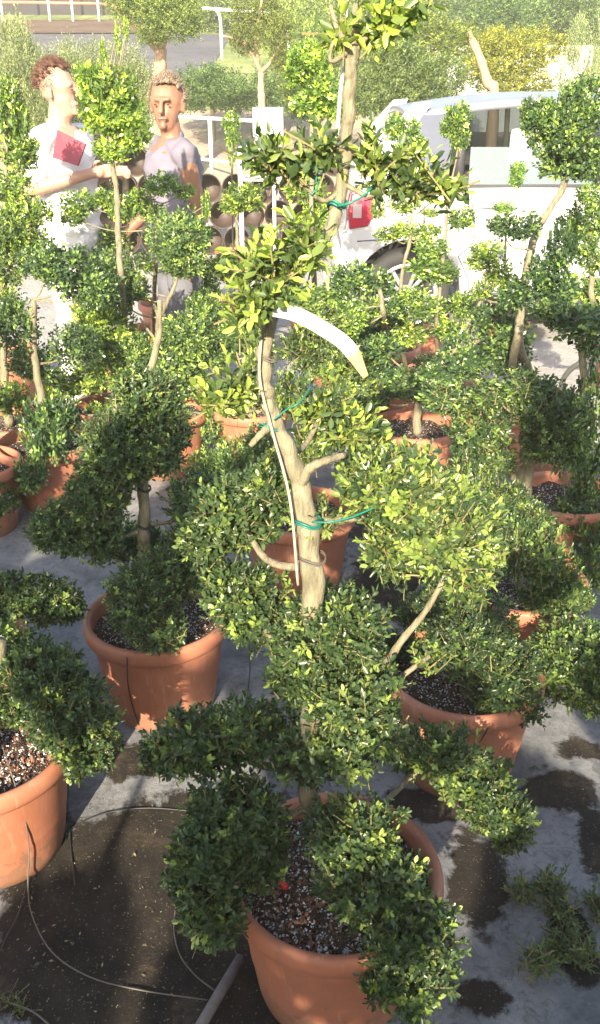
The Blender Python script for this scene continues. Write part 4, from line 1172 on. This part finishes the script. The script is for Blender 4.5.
def person(label, x, y, rz, head_rz, H, arms, shirt, sleeve, trousers, skin, hair, hair_len=0):
    root = empty('person', (x, y, .018), label, 'person', rz=rz)
    k = H / 1.78
    def S(*p): return Vector(p) * k
    segs = []
    # torso, neck
    segs += [(S(0, 0, .98), .155 * k, S(0, 0, 1.12), .150 * k, (1.12, .85, 1)), (S(0, 0, 1.12), .135 * k, S(0, .0, 1.34), .165 * k, (1.15, .82, 1)),
             (S(-.13, 0, 1.43), .062 * k, S(.13, 0, 1.43), .062 * k), (S(0, .01, 1.42), .065 * k, S(0, -.005, 1.56), .055 * k)]
    # legs
    for s in (-1, 1):
        segs += [(S(.09 * s, 0, .93), .095 * k, S(.105 * s, -.01, .52), .062 * k), (S(.105 * s, -.01, .52), .06 * k, S(.11 * s, .02, .10), .040 * k),
                 (S(.11 * s, .03, .05), .04 * k, S(.12 * s, -.15, .035), .032 * k)]
    sl = []
    for s, (el_, wr, fd) in zip((-1, 1), arms):
        sh = S(.185 * s, 0, 1.425); el_, wr = S(*el_), S(*wr); fd = Vector(fd).normalized()
        segs += [(sh, .055 * k, el_, .040 * k), (el_, .040 * k, wr, .027 * k)]
        sl.append((sh, el_, wr))
        pc = wr + fd * .05 * k
        segs.append((wr, .024 * k, pc, .030 * k, (1, 1, 1)))
        up_ = Vector((0, 0, 1)) if abs(fd.z) < .7 else Vector((1, 0, 0))
        sd_ = fd.cross(up_).normalized(); u2 = sd_.cross(fd)
        for q, ln in zip((-1.5, -.5, .5, 1.5), (.058, .068, .064, .050)):
            b0 = pc + u2 * q * .017 * k + fd * .02 * k
            b1 = b0 + fd * ln * .55 * k - sd_ * .008 * s
            b2 = b1 + (fd * .6 - sd_ * .8 * s * .6).normalized() * ln * .5 * k
            segs += [(b0, .0088 * k, b1, .0080 * k), (b1, .0080 * k, b2, .0068 * k)]
        t0 = wr + fd * .02 * k + u2 * .02 * k
        t1 = t0 + (fd * .5 + u2 * .8).normalized() * .035 * k
        segs += [(t0, .011 * k, t1, .009 * k), (t1, .009 * k, t1 + fd * .025 * k, .008 * k)]
    # head in its own turn
    hr = Matrix.Rotation(head_rz, 3, 'Z')
    hk = 1.10
    def Hd(*p): return S(0, -.012, 1.642) + hr @ (Vector(p) * k * hk)
    segs += [(Hd(0, .012, .035), .088 * k, Hd(0, .005, .02), .088 * k, (.86, 1.05, 1.02)), (Hd(0, -.015, -.03), .068 * k, Hd(0, -.03, -.075), .048 * k, (.95, 1, 1)),
             (Hd(0, -.086, .02), .011 * k, Hd(0, -.104, -.022), .015 * k), (Hd(-.03, -.074, .03), .011 * k, Hd(.03, -.074, .03), .011 * k),
             (Hd(0, -.078, -.082), .018 * k, Hd(0, -.078, -.084), .018 * k), (Hd(-.015, -.082, -.052), .012 * k, Hd(.015, -.082, -.052), .012 * k)]
    for s in (-1, 1):
        segs += [(Hd(.078 * s, .008, .012), .016 * k, Hd(.076 * s, .004, -.022), .012 * k, (.5, 1, 1))]
    body = blob('body', segs, .0062, skin, root, 3)
    def sub(name, fn, mat):
        b2 = MB(); fn(b2); return b2.build(name, mat, root, local=False)
    for s in (-1, 1):
        b2 = MB(); c = Hd(.031 * s, -.082, .008); b2.lathe([(0.0003, -.004), (.005, -.003), (.0075, 0), (.005, .003), (.0003, .004)], c, 10)
        b2.build('eye', M['eye'], root, local=False)
    b2 = MB(); b2.tube([Hd(-.024, -.088, -.052), Hd(0, -.0965, -.050), Hd(.024, -.088, -.052)], [.003, .006, .003], 8); b2.build('mouth', M['lip'], root, local=False)
    # hair cap with clumps
    hs = []
    rr = random.Random(3)
    for i in range(150):
        th = rr.uniform(0, 6.28); ph = rr.uniform(-.1, 1.5)
        d = Vector((math.cos(th) * math.cos(ph), math.sin(th) * math.cos(ph), math.sin(ph)))
        if d.y < -.35 and d.z < .62: continue
        if d.z < .25 and d.y < .1: continue
        c = Hd(d.x * .079, .012 + d.y * .094, .035 + d.z * .094)
        hs.append((c, .011 * k, c + hr @ Vector((0, .006, .002)), .010 * k))
    blob('hair', hs, .006, hair, root, 2)
    b2 = MB()
    for i in range(1500):
        th = rr.uniform(0, 6.28); ph = rr.uniform(-.25, 1.5)
        d = Vector((math.cos(th) * math.cos(ph), math.sin(th) * math.cos(ph), math.sin(ph)))
        if d.y < -.35 and d.z < .60: continue
        if d.z < .25 and d.y < .1 and abs(d.x) < .9: continue
        c = Hd(d.x * .085, .012 + d.y * .100, .035 + d.z * .101)
        fl = hr @ (d * .5 + Vector((rr.uniform(-.5, .5), .5, rr.uniform(-.4, .6)))).normalized() * (.018 + hair_len)
        sd3 = fl.cross(Vector((rr.uniform(-1, 1), rr.uniform(-1, 1), rr.uniform(-1, 1)))).normalized() * .0018
        b2.add([c - sd3, c + sd3, c + fl], [(0, 1, 2)])
    b2.build('hair_strands', hair, root, local=False, smooth=False)
    # clothes
    cs = [(S(0, 0, .93), .172 * k, S(0, 0, 1.12), .170 * k, (1.14, .92, .8)), (S(0, 0, 1.12), .170 * k, S(0, .0, 1.34), .178 * k, (1.15, .88, .8)),
          (S(-.14, 0, 1.425), .072 * k, S(.14, 0, 1.425), .072 * k), (S(0, .012, 1.44), .074 * k, S(0, .012, 1.475), .066 * k)]
    for sh, el_, wr in sl:
        e = sh.lerp(el_, sleeve)
        if sleeve > .05: cs.append((sh, .070 * k, e, .062 * k))
    blob('shirt', cs, .009, shirt, root, 4, .007)
    ts = [(S(-.03, 0, .97), .150 * k, S(.03, 0, .97), .150 * k, (1.05, .84, .7))]
    for s in (-1, 1):
        ts += [(S(.09 * s, 0, .90), .112 * k, S(.105 * s, -.01, .52), .085 * k), (S(.105 * s, -.01, .52), .083 * k, S(.11 * s, .02, .10), .068 * k)]
    blob('trousers', ts, .010, trousers, root, 3, .008)
    for s in (-1, 1):
        blob('shoe', [(S(.11 * s, .04, .055), .050 * k, S(.12 * s, -.16, .045), .042 * k)], .009, M['shoe'], root, 2)
    return root, k

# man in white: facing right, folder held in front of him
mw, kk = person('man in a white short sleeved shirt and off white trousers holding a dark red folder', -1.215, 4.90, R(72), R(5), 1.77,
                [((-.245, .04, 1.20), (-.13, -.22, 1.27), (.45, -.8, .15)), ((.24, .05, 1.18), (.10, -.22, 1.26), (-.5, -.8, .05))],
                M['shirt_white'], .72, M['trouser'], M['skin_fair'], M['hair_brown'], .004)
mg, kk = person('man with short sandy hair in a pale grey top looking towards the camera', -.65, 4.85, R(-62), R(52), 1.70,
                [((-.24, -.02, 1.14), (-.24, -.22, .98), (.1, -.7, -.7)), ((.20, .06, 1.14), (.18, -.02, .90), (0, -.1, -1))],
                M['shirt_grey'], .12, M['trouser_dark'], M['skin_tan'], M['hair_grey'], .012)
# folder
fp = [at(58, 130, 4.66), at(86, 144, 4.60), at(78, 166, 4.58), at(53, 158, 4.64)]
b_ = MB(); nrm = (fp[1] - fp[0]).cross(fp[3] - fp[0]).normalized() * .006
b_.add([p - nrm for p in fp] + [p + nrm for p in fp], [(0, 1, 2, 3), (7, 6, 5, 4), (0, 4, 5, 1), (1, 5, 6, 2), (2, 6, 7, 3), (3, 7, 4, 0)])
o = b_.build('folder', M['folder'], smooth=False); o.data.transform(Matrix.Translation(-fp[0])); o.location = fp[0]
tag(o, 'dark red folder held against the white shirt', 'folder')

# ------------------------------------------------------------------ things behind
M['nursery_pot'] = simple('brown black nursery pot plastic', (.060, .042, .034), .6, var=.3, scale=8)
b_ = MB(); b_.lathe([(.0005, .300), (.105, .300), (.110, .294), (.135, .03), (.147, .028), (.150, 0), (.143, -.003), (.139, .0), (.130, .03), (.103, .286), (.0005, .288)], n=28)
npm = b_.mesh('nursery_pot'); npm.materials.append(M['nursery_pot']); npm.transform(Matrix.Rotation(R(-90), 4, 'X'))
npm.shade_smooth()
PW = 9.9
rows = []
r_ = .152
names_row = {0: 'lowest', 1: 'second', 2: 'third', 3: 'top'}
for row in range(4):
    n = 13 - row
    for i in range(n):
        if row == 3 and i not in (0, 1, 6, 7, 8, 9): continue
        rows.append((row, i, n))
x0 = at(92, 160, PW).x
for row, i, n in rows:
    o = bpy.data.objects.new('nursery_pot', npm); C.objects.link(o)
    o.location = (x0 + (i + row * .5) * r_ * 2 * .98 - .30, PW + random.uniform(-.03, .03), .018 + r_ + row * r_ * 1.74 + .0)
    o.rotation_euler = (R(random.uniform(-3, 3)), random.uniform(0, 6), 0)
    tag(o, 'brown plant pot on its side in the %s row of the stack behind the men' % names_row[row], 'plant pot', 'empty plant pots stacked on their sides')

# railing
rail = empty('railing', (-3.0, 15.5, .45), 'white tube railing running along the foot of the bank', 'railing')
ra, rb = Vector((-3.2, 15.6, 1.28)), Vector((-.22, 11.6, 1.28))
b_ = MB(); b_.tube([ra, rb], .022, 8); b_.build('rail', M['white_metal'], rail)
b_ = MB(); b_.tube([ra - Vector((0, 0, .52)), rb - Vector((0, 0, .52))], .022, 8); b_.build('rail', M['white_metal'], rail)
for f in (0.02, .34, .67, .99):
    p = ra.lerp(rb, f); b_ = MB(); b_.tube([Vector((p.x, p.y, terrain(p.x, p.y))), p + Vector((0, 0, .0))], .026, 8); b_.build('post', M['white_metal'], rail)
# white board and frame
p = at(268, 122, 10.8)
b_ = MB(); b_.box(p, (.34, .05, .30)); o = b_.build('board', M['white_plastic'], bevel=.01); 
br = empty('sign_board', (p.x, p.y, .018), 'blank white board on two short legs at the right end of the railing', 'board'); o.parent = br; o.data.transform(Matrix.Translation(-br.location))
for s in (-.13, .13):
    b_ = MB(); b_.tube([(p.x + s, p.y, .018), (p.x + s, p.y, p.z - .14)], .018, 8); b_.build('leg', M['white_metal'], br)
p = at(257, 165, 9.0)
cr = empty('crate_frame', (p.x, p.y, .018), 'small white metal frame standing beside the stacked pots', 'frame')
for sx_ in (-.16, .16):
    for sy_ in (-.15, .15):
        b_ = MB(); b_.tube([(p.x + sx_, p.y + sy_, .018), (p.x + sx_, p.y + sy_, p.z + .15)], .014, 6); b_.build('post', M['white_metal'], cr)
for zz in (p.z + .15, p.z - .12):
    b_ = MB(); b_.tube([(p.x - .16, p.y - .15, zz), (p.x + .16, p.y - .15, zz), (p.x + .16, p.y + .15, zz), (p.x - .16, p.y + .15, zz), (p.x - .16, p.y - .15, zz)], .012, 6); b_.build('rail', M['white_metal'], cr)

# leaf masses of the background: shared meshes
BV = []
for i in range(4):
    e = [(0, 0, 0, .5, .5, .42)]
    for _ in range(5):
        a = random.uniform(0, 6.28); e.append((math.cos(a) * .34, math.sin(a) * .34, random.uniform(-.25, .3), .28, .28, .24))
    me = leaf_mesh('crown', e, leaf=.062, cover=1.6, per=6, stem=.13, six=False, young=.35, stems=False, lump=.3, width=.5, spike=.12)
    me.materials.append(M['leaf_far']); BV.append(me)
FV = []   # feathery upright shoots
for i in range(3):
    e = [(random.uniform(-.3, .3), random.uniform(-.3, .3), random.uniform(-.3, .3), .22, .22, .34) for _ in range(7)]
    me = leaf_mesh('foliage', e, leaf=.06, cover=1.1, per=9, stem=.20, six=False, young=.5, stems=False, lump=.35, width=.3, up=1.6, spike=.25)
    me.materials.append(M['leaf_bush']); FV.append(me)
def bush(name, label, cat, blobs, col=(1, 1, 1), trunk=None, group=None, meshes=None, tr=.05, forks=()):
    meshes = meshes or BV
    cs = [ell_from_px(*b_) for b_ in blobs]
    if trunk:
        tp_ = at(*trunk[0]); base = Vector((tp_.x, tp_.y, terrain(tp_.x, tp_.y)))
    else:
        base = Vector((sum(c[0].x for c in cs) / len(cs), sum(c[0].y for c in cs) / len(cs), 0)); base.z = terrain(base.x, base.y)
    root = empty(name, base, label, cat, group)
    for cc, a, b2, cz in cs:
        b2 = max(b2, a * .8)
        o = child('crown' if trunk or meshes is BV else 'foliage', random.choice(meshes), root, cc - base, random.uniform(-.5, .5), (a / .55, b2 / .55, cz / .5))
        j = random.uniform(.85, 1.15); o.color = (col[0] * j, col[1] * j, col[2] * j, 1)
    tops = [at(*q) for q in trunk] if trunk else [cs[0][0]]
    b3 = MB()
    pts = [tuple(base)] + [tuple(q) for q in tops]
    if (Vector(pts[0]) - Vector(pts[1])).length < .05: pts = pts[1:]
    sp2 = spline(pts, 5)
    b3.tube(sp2, [tr * (1 - .45 * i / len(sp2)) * (1 + .12 * math.sin(i * 1.9)) for i in range(len(sp2))], 8)
    b3.build('trunk', M['bark_warm'] if trunk else M['bark'], root)
    for fk in forks:
        b3 = MB(); s3 = spline([tuple(at(*q)) for q in fk], 5); b3.tube(s3, [tr * .5 * (1 - .6 * i / len(s3)) for i in range(len(s3))], 6)
        b3.build('branch', M['bark_warm'], root)
    return root
M['bark_warm'] = simple('warm brown bark', (.40, .27, .17), .9, var=.35, scale=25, bstr=.5)
GB = (1.25, 1.2, 1.0)
bush('shrub', 'tall grey green feathery shrub rising behind the left edge trees', 'shrub', [(8, 72, 34, 44, 8.6), (30, 95, 30, 34, 8.4), (0, 120, 34, 40, 8.3), (22, 60, 24, 30, 8.9)], GB, meshes=FV)
bush('shrub', 'grey green feathery shrub behind the head of the man in white', 'shrub', [(60, 84, 34, 28, 9.4), (84, 70, 26, 24, 9.8), (50, 115, 40, 30, 9.2)], GB, meshes=FV)
bush('shrub', 'grey green shrub behind the brightest ball headed tree', 'shrub', [(125, 78, 32, 26, 10.2), (98, 100, 34, 34, 9.8), (140, 100, 30, 26, 10.2), (90, 140, 40, 30, 9.8)], GB, meshes=FV)
bush('hedge_bush', 'dark green bush behind the railing left of the sapling', 'bush', [(212, 88, 34, 24, 17), (190, 96, 24, 18, 16.8), (232, 98, 24, 18, 16.6)], (.8, .95, .9))
bush('hedge_bush', 'dark green bush behind the railing right of the sapling', 'bush', [(282, 84, 28, 24, 17.2), (262, 98, 22, 16, 17), (300, 105, 24, 18, 16)], (.8, .95, .9))
bush('tree', 'leafy tree with an orange brown trunk behind the grey haired man', 'tree', [(150, 14, 34, 18, 13.2), (176, 24, 28, 18, 13.0), (128, 4, 26, 14, 13.4), (165, -2, 34, 16, 13.4), (150, 36, 16, 12, 13)], (1.25, 1.2, .9),
     trunk=[(159, 98, 13.4), (160, 68, 13.4), (160, 48, 13.4), (150, 28, 13.4)], tr=.11, forks=[[(158, 50, 13.4), (135, 26, 13.3), (112, 5, 13.2)], [(160, 50, 13.4), (172, 25, 13.3), (180, 8, 13.2)]])
bush('tree', 'thin leafed young tree with a pale forked trunk behind the railing', 'tree', [(245, 40, 18, 16, 12.3), (275, 34, 18, 20, 12.2), (258, 12, 24, 16, 12.4), (284, 62, 12, 12, 12.2)], (1.2, 1.05, .75),
     trunk=[(262, 112, 12.4), (261, 90, 12.4), (261, 70, 12.4)], tr=.06, forks=[[(261, 72, 12.4), (250, 50, 12.3), (238, 40, 12.2), (222, 36, 12)], [(261, 72, 12.4), (272, 60, 12.3), (286, 30, 12.2)], [(258, 66, 12.4), (256, 35, 12.3), (262, 0, 12.2)]])
bush('bush', 'broad sage green bush right of the upper main trunk', 'bush', [(398, 72, 36, 30, 10.6), (378, 96, 26, 26, 10.2), (420, 92, 26, 22, 10.4), (392, 42, 26, 20, 11), (440, 78, 26, 24, 11)], (1.0, 1.0, .95))
bush('bush', 'yellow green bush behind the roof of the car at left', 'bush', [(445, 44, 40, 24, 15), (480, 70, 24, 22, 14.5), (420, 30, 30, 20, 15.5)], (1.5, 1.35, .8))
bush('bush', 'bush with yellowing leaves behind the roof of the car in the middle', 'bush', [(510, 62, 34, 28, 13.5), (540, 48, 26, 20, 13.8), (520, 85, 34, 18, 13.2), (498, 42, 18, 16, 14)], (2.1, 1.55, .7))
bush('bush', 'pale silvery bush at the top right corner', 'bush', [(588, 66, 24, 34, 12.8), (572, 46, 16, 22, 13), (560, 80, 22, 24, 12.8)], (1.5, 1.45, 1.3), meshes=FV)
bush('tree', 'pruned tree stump with a leaning bare brown trunk behind the car', 'tree', [(466, 36, 9, 6, 9.5)], (1.3, 1.2, .8), trunk=[(494, 104, 9.5), (488, 84, 9.5), (480, 58, 9.5), (468, 32, 9.5)], tr=.06)
LAB = ['dark green tree on the hill above the car roof', 'round green tree on the hill at the top right', 'light green tree on the hill above the sage green bush', 'wide green tree on the hill behind the top of the main tree',
       'yellow green thicket on the hill between the two background trunks', 'green tree at the top of the picture right of centre']
HT = [([(478, 22, 46, 26, 26), (510, 18, 36, 24, 27)], (.8, 1, .8)), ([(560, 14, 44, 30, 28), (592, 22, 30, 28, 27)], (.85, 1, .8)), ([(410, 10, 50, 28, 30), (380, 26, 34, 24, 29)], (1.3, 1.25, .8)),
      ([(330, 20, 46, 34, 24), (350, 50, 34, 28, 22), (300, 44, 40, 30, 22)], (1.35, 1.3, .8)), ([(232, 16, 34, 24, 30), (205, 14, 24, 22, 31), (285, 10, 40, 26, 30)], (1.2, 1.2, .8)), ([(440, -4, 50, 20, 36), (525, -6, 60, 18, 38)], (.95, 1.1, .8))]
for l_, (bl, c_) in zip(LAB, HT): bush('tree', l_, 'tree', bl, c_, group='trees on the hill', tr=.2)
bush('hedge_bush', 'green bush on the bank behind the white board', 'bush', [(318, 88, 34, 30, 14.8), (345, 100, 28, 24, 14.4), (300, 70, 24, 20, 15)], (1.2, 1.2, .85))
# white wall seen in gaps behind the bushes
b_ = MB(); a = at(425, 70, 17.5); c = at(590, 64, 17.5)
b_.box(((a.x + c.x) / 2, 17.5, (terrain(0, 17.5) + 2.05) / 2 + .1), (c.x - a.x, .2, 2.05 - terrain(0, 17.5) + .3)); o = b_.build('wall', M['white_wall'] if 'white_wall' in M else M['white_plastic'], smooth=False)
tag(o, 'whitish wall glimpsed between the bushes behind the car', 'wall'); q_ = Vector(((a.x + c.x) / 2, 17.5, terrain(0, 17.5))); o.data.transform(Matrix.Translation(-q_)); o.location = q_
# grey ground cover, brown terrace and shade net house up the slope at left
sheet('ground_cover_sheet', [-12 + i * .5 for i in range(21)], [21.5 + i * .5 for i in range(17)], lambda x, y: terrain(x, y) + .03, M['grey_sheet'])
sheet('brown_terrace', [-16 + i * .5 for i in range(24)], [29.6 + i * .5 for i in range(9)], lambda x, y: terrain(x, y) + .05, M['brown'])
M['net'] = simple('grey shade net', (.030, .028, .030), .9, var=.2, scale=1.2)
M['red_metal'] = simple('red painted tube', (.70, .20, .12), .5)
nh = empty('net_house', (-9, 34.5, terrain(0, 34.5)), 'grey shade net house with white posts on the terrace at the top left', 'net house')
b_ = MB(); b_.box((-10.5, 36, terrain(0, 36) + 1.3), (9, .04, 2.9)); b_.build('net', M['net'], nh, smooth=False)
for px in (4, 51, 74, 100):
    p = at(px, 28, 33.2); b_ = MB(); b_.tube([(p.x, p.y, terrain(0, p.y)), (p.x, p.y, terrain(0, p.y) + 2.6)], .045, 8); b_.build('post', M['white_metal'], nh)
p = at(0, 2, 33.2); q = at(115, 4, 33.2); b_ = MB(); b_.tube([p, q], .045, 6); b_.build('rail', M['red_metal'], nh)
hf = empty('tunnel_frame', at(240, 60, 20), 'white hoop of a tunnel frame among the bushes at the top', 'frame')
b_ = MB(); b_.tube(spline([tuple(at(*q)) for q in ((202, 8, 20), (240, 11, 20), (275, 14, 20), (286, 24, 20), (290, 70, 20))], 6), .028, 8); b_.build('hoop', M['white_metal'], hf)
b_ = MB(); b_.tube(spline([tuple(at(*q)) for q in ((214, 8, 20), (220, 18, 20), (222, 60, 20))], 6), .028, 8); b_.build('hoop', M['white_metal'], hf)
#BG_END
# ------------------------------------------------------------------ added volume imitating the glare that washes out the distance
hz = MB(); hz.box((0, 30, 8), (150, 150, 18.4))
ho = hz.build('glare_veil', [], smooth=False); ho['kind'] = 'stuff'
hm = bpy.data.materials.new('haze air'); hm.use_nodes = True; hn = hm.node_tree; hn.nodes.clear()
ho_ = hn.nodes.new('ShaderNodeOutputMaterial'); pv = hn.nodes.new('ShaderNodeVolumePrincipled')
pv.inputs['Color'].default_value = (1, .97, .88, 1); pv.inputs['Density'].default_value = VEIL; pv.inputs['Anisotropy'].default_value = 0
hn.links.new(pv.outputs[0], ho_.inputs['Volume']); ho.data.materials.append(hm)
